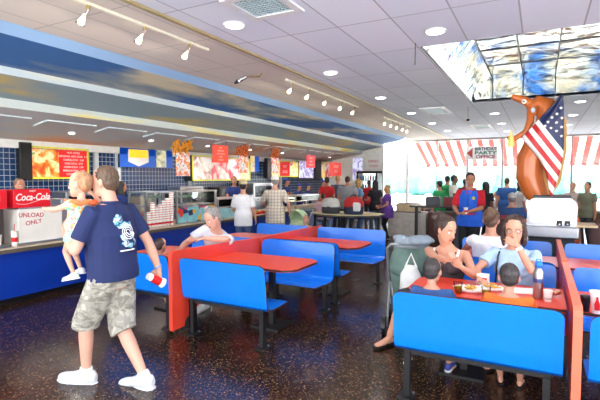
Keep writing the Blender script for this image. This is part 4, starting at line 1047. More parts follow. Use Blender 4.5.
    # shirt
    if shirt:
        m = MB(); off = .016
        if sleeve == 0:      # straps
            torso(m, off, shirtlen, .40)
            for q in (-1, 1):
                m.tube([(sp(.36)+SX*q*.085+FY*.108)*s, (sp(.44)+SX*q*.088+FY*.085)*s, (sp(.485)+SX*q*.09+FY*.02)*s, (sp(.475)+SX*q*.088-FY*.06)*s, (sp(.36)+SX*q*.08-FY*.108)*s], .022*s, 8, flat=.7)
        else:
            torso(m, off, shirtlen, .52, flare=.012)
            for side in (-1, 1):
                sh, el, wr = (F.parts[q % side] for q in ('sh%d', 'el%d', 'wr%d')); kk = (w**.5)*(.9 if bust else 1); e2 = sh+(el-sh)*min(sleeve, 1)
                pts = [sp(.42)*s+SX*side*.09*s, sh*s+V((0, 0, .004*s)), (sh*.5+e2*.5)*s, e2*s]; rr = [.075*s*kk, .073*s*kk, .069*s*kk, .070*s*kk]
                if long_sleeve: pts = [pts[0], sh*s, el*s, (el*.1+wr*.9)*s]; rr = [.072*s*kk, .07*s*kk, .054*s*kk, .036*s*kk]
                m.tube(pts, rr, 14, rnd=False)
        if bust:
            for q in (-1, 1): m.ell((sp(.335)+SX*q*.075+FY*.087)*s, (.078*bust*s,)*3, 12)
        o = m.build('shirt' if sleeve else 'tank_top', shirt, body); remesh(o, max(vox*.85, .008), 2); F.shirt = o
        if collar:
            m = MB(); m.rings([((sp(.50))*s, SX*.082*s, FY*.078*s), (sp(.535)*s, SX*.072*s, FY*.07*s)], 16, cap=False); c_ = m.build('collar', collar, o, recalc=True); c_.modifiers.new('s', 'SOLIDIFY').thickness = .008; APPLY.append(c_)
    # trousers / shorts
    if bottom:
        m = MB(); R = []
        for (z, a, b, f) in TR[:4]: R.append(((sp(z))*s+FY*f*s, SX*(a*w+.026)*s, FY*(b*w+.03)*s))
        m.rings(R, 18)
        for side in (-1, 1):
            hp_ = P+V((side*.088*w, 0, -.02)); kn, an = F.parts['kn%d' % side], F.parts['an%d' % side]
            if bottom == 'shorts':
                e2 = kn+(an-kn)*.10
                m.tube([hp_*s, (hp_*.5+kn*.5)*s, kn*s, e2*s], [.118*s*w, .113*s*w, .104*s*w, .106*s*w], 16, rnd=False)
            elif bottom == 'brief_shorts': m.tube([hp_*s, (hp_*.45+kn*.55)*s], [.10*s*w, .09*s*w], 16, rnd=False)
            else: m.tube([hp_*s, (hp_*.5+kn*.5)*s, kn*s, (kn*.5+an*.5)*s, (an+(an-kn).normalized()*.015)*s], [.1*s*w, .088*s*w, .07*s*w, .062*s, .056*s], 16, rnd=False)
        o = m.build('shorts' if 'short' in bottom else 'trousers', botm, body); remesh(o, max(vox*.9, .009), 2); F.pants = o
    if shoes:
        for side in (-1, 1):
            fd, upf, sd, b = F.parts['fd%d' % side]
            if shoes == 'flip':
                m = MB(); m.rings([((b+fd*f-upf*z)*s, sd*a*s, upf*.008*s) for f, a, z in ((-.075, .02, .028), (-.05, .04, .028), (.05, .04, .028), (.13, .05, .028), (.19, .045, .028), (.22, .02, .028))], 12); so_ = m.build('flip_flop', BLACK, body)
                m = MB(); m.tube([(b+fd*.05+sd*.044-upf*.015)*s, (b+fd*.10+sd*.02+upf*.024)*s, (b+fd*.155-upf*.0)*s, (b+fd*.10-sd*.02+upf*.024)*s, (b+fd*.05-sd*.044-upf*.015)*s], .0065*s, 6); m.build('strap', BLACK, so_)
                continue
            sm, cm = shoes if isinstance(shoes, tuple) else (WHITE, shoes)
            m = MB(); m.rings([((b-fd*.085)*s+upf*.012*s, sd*.026*s, upf*.034*s), ((b-fd*.06+upf*.022)*s, sd*.044*s, upf*.052*s), ((b-fd*.0+upf*.026)*s, sd*.047*s, upf*.058*s), ((b+fd*.06+upf*.016)*s, sd*.049*s, upf*.047*s), ((b+fd*.13+upf*.003)*s, sd*.056*s, upf*.034*s), ((b+fd*.19-upf*.0)*s, sd*.052*s, upf*.028*s), ((b+fd*.228-upf*.006)*s, sd*.03*s, upf*.02*s)], 14)
            so_ = m.build('shoe', cm, body); remesh(so_, max(.006, vox*.6), 3)
            m = MB(); m.rings([((b+fd*f-upf*.034)*s, sd*a*s, upf*.013*s) for f, a in ((-.095, .022), (-.07, .048), (.0, .05), (.07, .05), (.13, .059), (.19, .055), (.235, .03))], 14); m.build('sole', sm, so_)
            if vox < .012:
                m = MB()
                for q in range(4): f = .035+q*.024; z = .062-q*.010; m.tube([(b+fd*f+sd*.03+upf*(z-.008))*s, (b+fd*(f+.008)+upf*(z+.006))*s, (b+fd*f-sd*.03+upf*(z-.008))*s], .0042*s, 6)
                m.tube([(b+fd*.03+upf*.075)*s, (b+fd*.02+sd*.035+upf*.085)*s, (b+fd*.05+sd*.045+upf*.06)*s], .0035*s, 6)
                m.build('laces', mat('grey_lace', (200, 204, 210), .7), so_)
    return F
def toward(p, q): return math.atan2(-(q[0]-p[0]), (q[1]-p[1]))   # rotation so local +Y looks from p to q

# ------------------------------------------------------------ the walking man with a baby
NAVY = fabric('navy_tee', (24, 37, 84), scale=5)
def camo():
    t = NT('camouflage'); co = t.co((1, 1, 1.3)); f = t.noise(co, 13, 2, 1.0); f2 = t.noise(co, 60, 2)
    c = t.ramp(f, [(0, lin((126, 122, 112))), (.42, lin((126, 122, 112))), (.43, lin((152, 148, 138))), (.55, lin((152, 148, 138))), (.56, lin((182, 176, 164))), (1, lin((182, 176, 164)))])
    t.base(c); t.b.inputs['Roughness'].default_value = .9; t.bump(f2, .4, .01); return t.m
MF = PI/2+.24     # faces -X, a touch away from the camera
ml = V((-3.03, 2.47, 0))
WSH = mat('white_shoe', (214, 216, 222), .45, 0, .03)
man = person('man in navy T-shirt and camouflage shorts walking left, carrying a baby and a cup', ml, MF, 1.84, pel=(0, 0, .90), lean=(.0, .02), tw=-.25,
    hd=(.15, -.05, 0), hoff=(0, .03), armL={'to': (-.13, .32, 1.21), 'pole': (-.5, -.3, -1), 'palm': (1, 0, .3), 'dir': (.9, .5, .15), 'thumb': (0, 0, 1), 'curl': .5},
    armR={'to': (.33, -.22, .80), 'pole': (.3, -1, 0), 'palm': (-1, 0, 0), 'dir': (.1, .2, -1), 'thumb': (0, 1, 0), 'curl': .75},
    legL={'to': (-.02, .25, .09), 'foot': (-.1, 1, .06)}, legR={'to': (.02, -.24, .09), 'foot': (.12, 1, -.08)},
    skin=SKINP, hair='short', hairm=H_SALT, shirt=NAVY, sleeve=.72, shirtlen=-.10, bottom='shorts', botm=camo(), shoes=(mat('shoe_sole_white', (222, 224, 232), .5), WSH), w=.98, belly=.015, vox=.0085, neckopen=.3, collar=NAVY)
# print on the back of the shirt
t = NT('back_print'); co = t.co(); v_ = t.noise(co, 22, 3, .8)
t.base(t.ramp(v_, [(.38, lin((30, 44, 96))), (.43, lin((70, 160, 170))), (.5, lin((150, 190, 225))), (.56, lin((235, 238, 245))), (.62, lin((90, 110, 150)))]))
t.b.inputs['Roughness'].default_value = .8
def on_back(F, x, z, off=.024):
    a = 0
    b0 = .118+.03*.4 if z < .3 else .112
    wd = .185
    q = F.FY*(-(b0*1.06+off)*math.sqrt(max(0, 1-(x/wd)**2*.9)))+F.SX*x+F.sp(z); return q*F.s
m = MB()
def patch(m, cx, cz, rx, rz, th=.004, n=18, off=.022):
    ctr = [on_back(man, cx, cz, off)]; 
    vs0 = m.bm.verts.new(on_back(man, cx, cz, off)); R1 = [m.bm.verts.new(on_back(man, cx+rx*math.cos(2*PI*k/n)*(1+.12*math.sin(5*k)), cz+rz*math.sin(2*PI*k/n)*(1+.1*math.cos(4*k)), off)) for k in range(n)]
    Rm = [m.bm.verts.new(on_back(man, cx+rx*.5*math.cos(2*PI*k/n), cz+rz*.5*math.sin(2*PI*k/n), off)) for k in range(n)]
    for k in range(n): m._f([vs0, Rm[k], Rm[(k+1) % n]]); m._f([Rm[k], R1[k], R1[(k+1) % n], Rm[(k+1) % n]])
patch(m, .02, .30, .075, .08); patch(m, -.045, .39, .035, .05); patch(m, .045, .215, .075, .035)
pr = m.build('shirt_print', t.m, man.shirt); pr.modifiers.new('s', 'SOLIDIFY').thickness = .004; APPLY.append(pr)
m = MB(); 
c0 = on_back(man, .03, .30, .030)
for rr in (.052, .036, .02):
    m.tube([on_back(man, .03+rr*math.cos(a*PI/9), .30+rr*math.sin(a*PI/9), .0285) for a in range(19)], .0035, 6)
m.build('shirt_emblem', PAPER, man.shirt)
m = MB(); m.tube([on_back(man, -.045+.11*k/6, .165, .026) for k in range(7)], .012, 8, flat=.5); m.build('shirt_slogan', PAPER, man.shirt)
# socks and the wristband belong to him
for side in (-1, 1):
    kn, an = man.parts['kn%d' % side], man.parts['an%d' % side]; d = (an-kn).normalized()
    m = MB(); m.tube([(an-d*.035)*man.s, (an+d*.02)*man.s], [.045*man.s, .05*man.s], 14, rnd=False); m.build('sock', PAPER, man.body, smooth=True)
wr, el = man.parts['wr1'], man.parts['el1']; d = (el-wr).normalized(); c_ = (wr+d*.02)*man.s
m = MB(); m.tube([c_-d*.008, c_+d*.008], [.033, .034], 14, rnd=False); m.build('wristband', mat('wristband_blue', (120, 150, 200), .5), man.body)
bpy.context.view_layer.update()
RW = Matrix.Rotation(MF, 3, 'Z')
def mw(p): return ml+RW @ V(p)
wrw = mw(wr*man.s)
hw_ = wrw+V((0, 0, -.085))+RW @ V((-.035, .02, 0))
e = empty('soda_cup', hw_, 'white paper soda cup with red print held low in the man\'s right hand', 'cup')
d = (RW @ V((.75, -.35, -.5))).normalized(); a = d.orthogonal().normalized(); b = d.cross(a)
m = MB(); m.rings([(d*q, a*r, b*r) for q, r in ((-.07, .030), (.09, .041))], 18); m.build('body', PAPER, e)
m = MB(); m.rings([(d*q, a*r, b*r) for q, r in ((-.035, .0335), (.055, .0392))], 18, cap=False); m.build('red_band', REDINK, e)
m = MB(); m.rings([(d*q, a*r, b*r) for q, r in ((.09, .044), (.098, .044), (.102, .036))], 18); m.build('lid', WHITE, e)
# ------------------------------------------------------------ baby
t = NT('baby_print'); v_ = t.n('ShaderNodeTexVoronoi'); v_.inputs['Scale'].default_value = 42; t.l(t.co(), v_.inputs['Vector']); sc_ = t.n('ShaderNodeSeparateColor'); t.l(v_.outputs['Color'], sc_.inputs[0])
t.base(t.ramp(sc_.outputs[0], [(0, lin((222, 206, 180))), (.35, lin((140, 205, 170))), (.55, lin((236, 130, 120))), (.7, lin((215, 214, 196))), (.85, lin((230, 176, 90)))], 'CONSTANT')); t.b.inputs['Roughness'].default_value = .85
BP = t.m
bs = .74
pb = on_y(81, 229, 2.30)       # pelvis of the baby
bs = .44; bh = 1.75*bs; PZ = .80
baby = person('baby in a pastel flowered outfit with orange ruffle, held on the man\'s arm, reaching left', (pb.x, pb.y, pb.z-PZ*bs), PI/2+.3, bh, pel=(0, 0, PZ), lean=(.05, .0),
    hd=(.1, .0, 0), headk=2.05, armL={'to': (-.24, .50, 1.17), 'pole': (-1, 0, -.6), 'curl': .3}, armR={'to': (.50, .10, 1.40), 'pole': (1, -.3, -.2), 'curl': .5},
    legL={'to': (-.12, .08, .02), 'pole': (0, 1, .3), 'foot': (-.1, 1, -.2)}, legR={'to': (.12, .12, .06), 'pole': (0, 1, .3), 'foot': (.1, 1, -.2)},
    skin=SKINP, hair='buzz', hairm=H_BABY, shirt=BP, sleeve=.35, shirtlen=-.16, bottom='brief_shorts', botm=mat('mint_bloomers', (140, 206, 182), .8), shoes=WSH, w=1.5, belly=.04, vox=.007)
bd = baby
m = MB(); 
for k in range(24):
    a = 2*PI*k/24; p = (bd.sp(.475)+bd.SX*math.cos(a)*.27+bd.FY*math.sin(a)*.19+V((0, 0, .022*math.sin(a*6))))*bd.s; m.ell(p, (.025, .025, .018), 8)
o = m.build('ruffle_collar', mat('ruffle_orange', (250, 120, 70), .8), bd.shirt); remesh(o, .007, 1)
# ============================================================ the other people
def LC(p, loc, face, h):
    """a point of the room in a person's own frame (nominal units)"""
    q = Matrix.Rotation(-face, 3, 'Z') @ (V(p)-V(loc)); return tuple(q*(1.75/h))
def seated(label, x, y, face, h, **kw):
    s = h/1.75; sz = kw.pop('seat', .425)
    kw.setdefault('pel', (0, 0, sz/s+.112))
    for k_, sg in (('legL', -1), ('legR', 1)):
        d = kw.get(k_, {}); d.setdefault('to', (sg*.12, .40, .085)); d.setdefault('pole', (0, 1, 1.2)); kw[k_] = d
    return person(label, (x, y, 0), face, h, **kw)
def stand(label, u, y, h, face, **kw):
    d = ray(u, 180); x = y*d.x/d.y
    return person(label, (x, y, 0), face, h, **kw)
def at_x(u, x): d = ray(u, 180); return x*d.y/d.x
CAM = (0, 0)
JEANS = fabric('jeans', (84, 104, 140)); BLKP = fabric('black_trousers', (26, 26, 32)); KHAKI = fabric('khaki_shorts', (196, 188, 166)); DKP = fabric('dark_trousers', (52, 52, 60))
WTEE = fabric('white_tee', (228, 228, 230), scale=5); GTEE = fabric('pale_grey_tee', (206, 210, 218), scale=5)
# boy on the bench behind the man
bx = on_y(160, 250, 3.9).x
seated('boy with short brown hair sitting with his back to the camera behind the walking man', bx, 3.90, 0, .96, hair='buzz', hairm=H_DBROWN, shirt=fabric('boy_tee', (200, 90, 70)), botm=JEANS, bottom='shorts', shoes=WHITE, headk=1.45, w=1.2, vox=.012, eyes=False)
# grey-haired man leaning on the divider
gx, gy = -3.90, 4.88; gl = (gx, gy, 0)
hR = on_z(200, 240, .945); 
seated('grey-haired man in pale T-shirt leaning on the red divider and looking down', gx, gy, PI, 1.8, lean=(-.42, .42), curve=.15, hd=(-.35, -.55, 0), hoff=(0, .02), headk=1.1,
    armL={'to': LC((-3.62, 4.30, .945), gl, PI, 1.8), 'pole': (-1.0, .1, .1), 'dir': (.7, .3, 0), 'palm': (0, 0, -1)},
    armR={'to': LC((-3.95, 4.22, .80), gl, PI, 1.8), 'pole': (1, .2, -.6), 'dir': (-.6, .6, 0), 'palm': (0, 0, -1)},
    hair='short', hairm=H_GREY, shirt=GTEE, sleeve=.65, botm=DKP, shoes=WHITE, skin=SKINP, vox=.011, w=1.08)
# customers along the counter
y = at_x(243, -5.45); stand('man in white T-shirt and beige cap standing at the counter', 243, y, 1.63, .55, hair='buzz', hairm=H_BLACK, cap=fabric('cap_beige', (196, 182, 146)), shirt=WTEE, sleeve=.8, shirtlen=-.2, bottom='pants', botm=JEANS, shoes=WHITE, vox=.014, w=1.0, headk=1.1, eyes=False, skin=SKIN,
    armL={'to': (-.22, .33, 1.05), 'pole': (-.3, -.5, -1)}, armR={'to': (.27, .10, .86), 'pole': (.2, -1, 0)})
t = NT('plaid_shirt'); sx = t.n('ShaderNodeSeparateXYZ'); t.l(t.co(), sx.inputs[0])
def st_(o, p, w_): return t.math('LESS_THAN', t.math('FRACT', t.math('DIVIDE', o, p)), w_)
c = t.mix(t.math('MULTIPLY', st_(sx.outputs[0], .07, .3), 1), lin((226, 218, 204)), lin((190, 176, 158))); c = t.mix(t.math('MULTIPLY', st_(sx.outputs[2], .07, .3), .7), c, lin((176, 160, 146)))
t.base(c); t.b.inputs['Roughness'].default_value = .9; PLAID = t.m
y = at_x(275, -5.3); stand('older man in white cap, beige plaid shirt and khaki shorts at the counter', 275, y, 1.72, .35, hair='buzz', hairm=H_GREY, cap=fabric('cap_white', (238, 236, 230)), shirt=PLAID, sleeve=.85, shirtlen=-.26, bottom='shorts', botm=KHAKI, shoes=WHITE, vox=.014, w=1.12, belly=.04, headk=1.1, eyes=False, skin=SKINP,
    armL={'to': (-.28, .30, 1.02), 'pole': (-1, -.5, -1)}, armR={'to': (.32, .12, .92), 'pole': (.6, -1, 0)})
stand('toddler with brown hair behind the far blue bench by the pale green pushchair', 306, 8.1, .87, PI, hair='buzz', hairm=H_BROWN, shirt=fabric('tod_tee', (210, 150, 110)), botm=JEANS, bottom='shorts', shoes=WHITE, headk=1.6, w=1.2, vox=.015, eyes=True)
NAVYS = fabric('server_navy', (30, 52, 120)); CAPN = fabric('cap_navy', (30, 60, 140))
def server(u, vtop, label, cap=CAPN, hm=H_BLACK, x=-7.75, hair='buzz', face=-PI/2, sk=SKIN2, arm=None, shirt=NAVYS):
    d = ray(u, vtop); p = EYE+d*(x/d.x); h = (p.z+.0)*1.0
    return person(label, (x, p.y, 0), face, max(1.45, min(1.85, h)), hair=hair, hairm=hm, cap=cap, shirt=shirt, sleeve=.6, botm=BLKP, shoes=BLACK, vox=.02, skin=sk, eyes=True, headk=1.05, armL=arm or {'to': (-.15, .36, 1.0), 'pole': (-.4, -.5, -1)}, armR={'to': (.15, .36, 1.02), 'pole': (.4, -.5, -1)}, group='servers in navy shirts behind the counter')
server(19, 178, 'server with brown hair standing behind the red soda header sign', None, H_BROWN, hair='short', x=-7.6)
server(121, 181, 'dark-haired woman server behind the walking man\'s shoulder', None, H_BLACK, hair='long', face=-PI/2+.9)
server(234, 176, 'dark-haired server beyond the glass case, left of the white shirt man', None, H_BLACK, hair='short', face=-PI/2-1)
server(286.5, 178, 'server in navy cap right of the plaid shirt man', face=-PI/2+.3)
server(299, 184, 'server in navy cap bending over the counter, middle of three', face=-PI/2-.2)
server(308, 184, 'server in navy cap facing the crowd, right of three', sk=SKIN)
server(323, 180, 'server in navy cap behind the person in red', sk=SKIN2)
# crowd behind the octagonal table
stand('person in red T-shirt with dark hair standing in the queue', 327, at_x(327, -5.72), 1.72, .6, hair='short', hairm=H_BLACK, shirt=fabric('red_tee', (200, 34, 40)), botm=JEANS, shoes=WHITE, vox=.02, eyes=False, skin=SKIN2)
stand('man with fair hair in slate blue shirt in the queue', 338, 13.0, 1.78, .3, hair='buzz', hairm=H_BLOND, shirt=fabric('slate_tee', (92, 112, 140)), botm=DKP, shoes=WHITE, vox=.02, eyes=False, skin=SKINP)
stand('broad man in grey T-shirt with dark hair behind the octagonal table', 347.5, 11.9, 1.75, .1, hair='buzz', hairm=H_DBROWN, shirt=fabric('grey_tee', (146, 148, 152)), botm=DKP, shoes=WHITE, vox=.018, w=1.25, eyes=False, skin=SKIN2)
stand('blond woman in light blue top in the queue', 358.5, 12.5, 1.66, -.8, hair='bob', hairm=H_BLOND, shirt=fabric('lightblue_top', (120, 168, 214)), botm=JEANS, shoes=WHITE, bust=.9, vox=.018, skin=SKINP, eyes=False)
stand('person in red top beyond the black-haired woman, near the fridge', 369, 15.5, 1.6, .5, hair='short', hairm=H_BLACK, shirt=fabric('red_top', (196, 36, 44)), botm=DKP, shoes=BLACK, vox=.022, eyes=False, skin=SKIN3)
stand('woman with long black hair, black top and jeans', 375.5, 12.6, 1.63, .9, hair='long', hairm=H_BLACK, shirt=fabric('black_top', (34, 32, 40)), botm=JEANS, shoes=WHITE, bust=.9, vox=.018, skin=SKIN2, eyes=False, armL={'to': (-.2, .3, 1.1), 'pole': (-.5, -.5, -1)})
stand('woman with blond curly hair in purple top and black trousers, facing left', 387.5, 12.0, 1.5, PI/2+.3, hair='curly', hairm=H_BLOND, shirt=fabric('purple_top', (104, 62, 156)), shirtlen=-.25, botm=BLKP, shoes=BLACK, bust=1.1, w=1.28, vox=.016, skin=SKIN, belly=.03, armL={'to': (-.24, .22, 1.02), 'pole': (-.6, -.8, -.6)}, armR={'to': (.2, .28, 1.04), 'pole': (.6, -.8, -.6)})
m = MB(); q = stand
px_ = on_y(323, 190, 11.75).x
e = empty('stool', (px_, 11.75, 0), 'small dark stool under the person in pink by the octagonal table', 'stool')
m = MB(); m.lathe((0, 0, 0), [(.16, .42), (.17, .43), (.17, .455), (.16, .46)], 16); m.build('seat', BLACK, e); m = MB(); m.cyl((0, 0, 0), (0, 0, .42), .03); m.lathe((0, 0, 0), [(.18, 0), (.18, .02), (.05, .03)], 16); m.build('pedestal', BLACK, e)
seated('child in pink shirt and dark cap sitting behind the grey and black backpack', px_, 11.75, .2, 1.5, seat=.455, hair='buzz', hairm=H_BLACK, cap=None, shirt=fabric('pink_shirt', (226, 186, 200)), shirtlen=-.1, botm=fabric('sky_shorts', (140, 180, 220)), shoes=WHITE, vox=.018, skin=SKIN2, eyes=False, w=1.15)
# the employee in the vest
vx, vy = stand, 8.8
vp = on_y(470.5, 200, vy); vl = (vp.x, vy, 0); vf = toward(vl, (0, 0))-.25
ve = person('young man in blue vest over red polo shirt looking down at his hands', vl, vf, 1.79, lean=(0, .03), hd=(.25, -.42, 0), hair='short', hairm=H_BLACK, shirt=fabric('red_polo', (206, 26, 44)), sleeve=.85, botm=BLKP, shoes=BLACK, vox=.012, skin=SKIN2, w=1.08, headk=1.05,
    armL={'to': (-.06, .30, 1.06), 'pole': (-1, -.6, -1), 'dir': (.5, .6, 0), 'palm': (.4, 0, -1)}, armR={'to': (.14, .27, 1.02), 'pole': (1, -.6, -1), 'dir': (-.9, .4, .1), 'palm': (-.3, 0, -1)})
m = MB(); s_ = ve.s
m.rings([(ve.sp(z)*s_+ve.FY*.002, ve.SX*(a*1.08+.034)*s_, ve.FY*(b+.038)*s_) for z, a, b in ((-.15, .19, .138), (0, .188, .136), (.08, .172, .122), (.17, .15, .103), (.28, .16, .11), (.37, .160, .114), (.42, .140, .104), (.47, .115, .082), (.50, .085, .066))], 22)
o = m.build('vest', fabric('vest_blue', (34, 98, 214)), ve.body); remesh(o, .011, 2)
m = MB(); m.tube([(ve.sp(z)*s_+ve.FY*(d)*s_) for z, d in ((-.12, .163), (.08, .155), (.28, .156), (.40, .145))], .006, 6); m.build('vest_placket', mat('vest_dark', (20, 40, 110), .6), ve.shirt)
m = MB(); 
for q in (-1, 1): m.tube([(ve.sp(.525)+ve.SX*q*.075-ve.FY*.02)*s_, (ve.sp(.50)+ve.SX*q*.07+ve.FY*.07)*s_, (ve.sp(.44)+ve.SX*q*.022+ve.FY*.135)*s_], [.016, .018, .008], 8)
m.build('polo_collar', MATS['red_polo'], ve.shirt, smooth=True)
m = MB(); m.ell((ve.sp(.36)-ve.SX*.09+ve.FY*.143)*s_, (.03, .012, .032)); m.build('badge', mat('badge_yellow', (236, 208, 90), .5), ve.shirt)
hc = V(vl)+Matrix.Rotation(vf, 3, 'Z') @ (V((-.02, .37, 1.02))*s_)
cup(hc.x, hc.y, hc.z, 'red cup in the hands of the man in the blue vest', .11, .038)
# people by the windows
GREEN = fabric('green_tee', (38, 150, 84))
stand('person in green shirt and dark cap by the windows, left of the taller green shirt', 440, 13.2, 1.6, .9, hair='buzz', hairm=H_BLACK, cap=fabric('cap_dark', (60, 60, 58)), shirt=GREEN, botm=DKP, shoes=BLACK, vox=.022, eyes=False, skin=SKIN2)
stand('man in green T-shirt with black hair by the windows', 447.5, 14.5, 1.76, -.3, hair='short', hairm=H_BLACK, shirt=GREEN, botm=DKP, shoes=BLACK, vox=.022, eyes=False, w=1.1, skin=SKIN2)
stand('man in white shirt with black hair beside the green shirts', 454, 13.6, 1.78, -1.3, hair='short', hairm=H_BLACK, shirt=fabric('white_shirt_far', (232, 230, 222)), botm=DKP, shoes=BLACK, vox=.022, eyes=False, skin=SKIN3)
stand('dark-haired person mostly hidden behind the blue vest man', 465, 15.7, 1.66, .3, hair='short', hairm=H_BLACK, shirt=fabric('maroon_top', (120, 48, 50)), botm=DKP, shoes=BLACK, vox=.022, eyes=False, skin=SKIN3)
stand('dark silhouette of a person in black just right of the blue vest man', 486, 12.0, 1.6, -.6, hair='long', hairm=H_BLACK, shirt=fabric('black_jacket', (36, 40, 44)), botm=BLKP, shoes=BLACK, vox=.022, eyes=False, skin=SKIN3)
stand('small child in pale clothes by the windows right of the vest man', 496.5, 15.0, 1.22, 2.5, hair='short', hairm=H_BROWN, shirt=fabric('pale_kid', (214, 206, 206)), botm=KHAKI, shoes=WHITE, headk=1.3, vox=.022, eyes=False, skin=SKIN)
stand('man in blue shirt standing by the windows left of the statue', 507, 14.0, 1.70, .2, hair='buzz', hairm=H_BROWN, shirt=fabric('blue_shirt_far', (44, 92, 160)), botm=DKP, shoes=BLACK, vox=.022, eyes=False, w=1.15, skin=SKIN)
stand('dark-haired woman in pale top beside the statue at left', 521, 12.5, 1.6, -1.0, hair='curly', hairm=H_DBROWN, shirt=fabric('pale_top_far', (206, 196, 190)), botm=DKP, shoes=BLACK, vox=.022, eyes=False, skin=SKIN2)
# the dining chairs and tables beyond the right booths
def chair(x, y, face, label, col=(70, 34, 34)):
    e = empty('dining_chair', (x, y, 0), label, 'chair', 'dark red dining chairs', rz=face); mt = mat('chair_%d' % col[0], col, .5)
    m = MB(); m.box((0, 0, .44), (.44, .42, .05), bev=.015); m.build('seat', mt, e)
    m = MB(); m.box((0, -.2, .72), (.42, .04, .42), bev=.015); m.build('backrest', mt, e)
    for a in (-1, 1):
        for b in (-1, 1): m = MB(); m.box((a*.19, b*.18, .21), (.03, .03, .42)); m.build('leg', BLACK, e)
        m = MB(); m.box((a*.19, -.19, .55), (.03, .03, .24)); m.build('back_post', BLACK, e)
    return e
def dtable(x, y, label):
    e = empty('dining_table', (x, y, 0), label, 'table'); m = MB(); m.box((0, 0, .735), (.9, .8, .04), bev=.01); m.build('tabletop', mat('table_tan', (176, 140, 110), .4), e)
    m = MB(); m.cyl((0, 0, 0), (0, 0, .72), .04); m.box((0, 0, .015), (.5, .5, .03)); m.build('pedestal', BLACK, e)
dtable(-.55, 11.3, 'small table in front of the seated people left of the chrome cart')
dtable(1.75, 10.6, 'small table among the seated people at the far right')
chair(-.65, 9.25, 0, 'dark red chair left of the chrome cart, its back to the camera')
chair(.98, 9.3, 0, 'dark red chair right of the chrome cart, its back to the camera')
chair(1.55, 9.6, 0, 'dark chair nearest the right edge beyond the booths', (44, 26, 30))
x = on_y(512, 200, 10.2).x
chair(x, 10.15, .1, 'reddish chair carrying the person with the pale cap', (150, 50, 56))
seated('person in blue shirt and pale cap sitting left of the chrome cart', x, 10.2, .1, 1.72, seat=.465, hair='buzz', hairm=H_GREY, cap=fabric('cap_pale', (206, 204, 200)), shirt=fabric('blue_sit', (52, 86, 140)), botm=DKP, shoes=BLACK, vox=.018, w=1.2, eyes=False, skin=SKIN)
x = on_y(566, 205, 9.6).x; seated('person in orange shirt sitting just right of the chrome cart', x, 9.37, -.3, 1.5, seat=.465, hair='buzz', hairm=H_BLACK, shirt=fabric('orange_sit', (206, 92, 58)), botm=DKP, shoes=BLACK, vox=.018, w=1.1, eyes=False, skin=SKIN2)
x = on_y(581, 200, 9.75).x; 
seated('heavy person in dark slate shirt with black hair sitting at the right', 1.56, 9.68, .1, 1.8, seat=.465, hair='short', hairm=H_BLACK, shirt=fabric('slate_sit', (74, 84, 100)), botm=DKP, shoes=BLACK, vox=.018, w=1.35, belly=.03, eyes=False, skin=SKIN2)
stand('standing person with fair hair near the right edge, by the windows', 573, 13.5, 1.58, 2.8, hair='short', hairm=H_BLOND, shirt=fabric('pale_right', (196, 176, 170)), botm=DKP, shoes=BLACK, vox=.022, eyes=False, skin=SKIN)
stand('person in olive top standing near the right edge by the windows', 588, 12.8, 1.6, 2.5, hair='short', hairm=H_DBROWN, shirt=fabric('olive_right', (112, 112, 92)), botm=DKP, shoes=BLACK, vox=.022, eyes=False, skin=SKIN2)

# ------------------------------------------------------------ the family at the near right booth
BSH = mat('clog_blue', (44, 60, 140), .5, 0, .03)
b1x = on_y(432, 275, 3.66).x; l1 = (b1x, 3.66, 0)
seated('boy with dark cropped hair in dark blue T-shirt, back to the camera, left of two', b1x, 3.66, 0, 1.07, hair='buzz', hairm=H_BUZZ, shirt=fabric('boy_blue', (48, 84, 140)), sleeve=.7, bottom='shorts', botm=DKP, shoes=BSH, headk=1.5, w=1.32, vox=.0085, eyes=False, skin=SKIN, hd=(-.12, -.05, 0), neckopen=.4,
    legL={'to': LC((-1.04, 3.98, .05), l1, 0, 1.07), 'pole': (-.3, 1, 1.2)}, legR={'to': LC((-.66, 4.02, .05), l1, 0, 1.07), 'pole': (.3, 1, 1.2)}, armL={'to': (-.22, .42, .98), 'pole': (-.5, -1, -.4)}, armR={'to': (.22, .40, .98), 'pole': (.5, -1, -.4)})
b2x = on_y(509, 277, 3.66).x
seated('boy with dark cropped hair in orange T-shirt, back to the camera, right of two', b2x, 3.66, 0, 1.09, hair='buzz', hairm=H_BUZZ, shirt=fabric('boy_orange', (250, 120, 48)), sleeve=.7, bottom='shorts', botm=DKP, shoes='flip', headk=1.5, w=1.36, vox=.0085, eyes=False, skin=SKIN, hd=(.1, -.05, 0), neckopen=.4,
    legL={'to': (-.10, .50, .10), 'pole': (-.1, 1, 1.2)}, legR={'to': (.13, .50, .10), 'pole': (.1, 1, 1.2)}, armL={'to': (-.22, .42, .98), 'pole': (-.5, -1, -.4)}, armR={'to': (.2, .40, .98), 'pole': (.5, -1, -.4)})
# woman one
w1 = (-.80, 4.66, 0); F1 = PI-.05
wa = person('woman with pinned-up dark hair in a dark tank top, looking right, holding food', w1, F1, 1.68, pel=(0, 0, .425*1.75/1.68+.112), lean=(-.02, .20), hd=(1.05, -.32, 0), hoff=(0, .03), headk=1.14,
    armL={'to': LC((-.60, 4.17, .90), w1, F1, 1.68), 'pole': (-.7, -.1, -1), 'dir': (.5, .3, .7), 'palm': (0, -1, 0), 'curl': .7}, armR={'to': LC((-.72, 4.14, .96), w1, F1, 1.68), 'pole': (1, 0, -.8), 'dir': (-.5, .5, .55), 'palm': (-.3, -1, 0), 'curl': .8},
    legL={'to': (-.16, .48, .10), 'pole': (0, 1, 1.2)}, legR={'to': LC((-1.30, 4.36, .10), w1, F1, 1.68), 'pole': (.6, 1, 1), 'foot': (.5, 1, 0)},
    hair='up', hairm=H_DBROWN, shirt=fabric('tank_dark', (70, 62, 66)), sleeve=0, bottom='shorts', botm=DKP, shoes='flip', bust=1.0, vox=.0085, skin=SKIN, w=1.1)
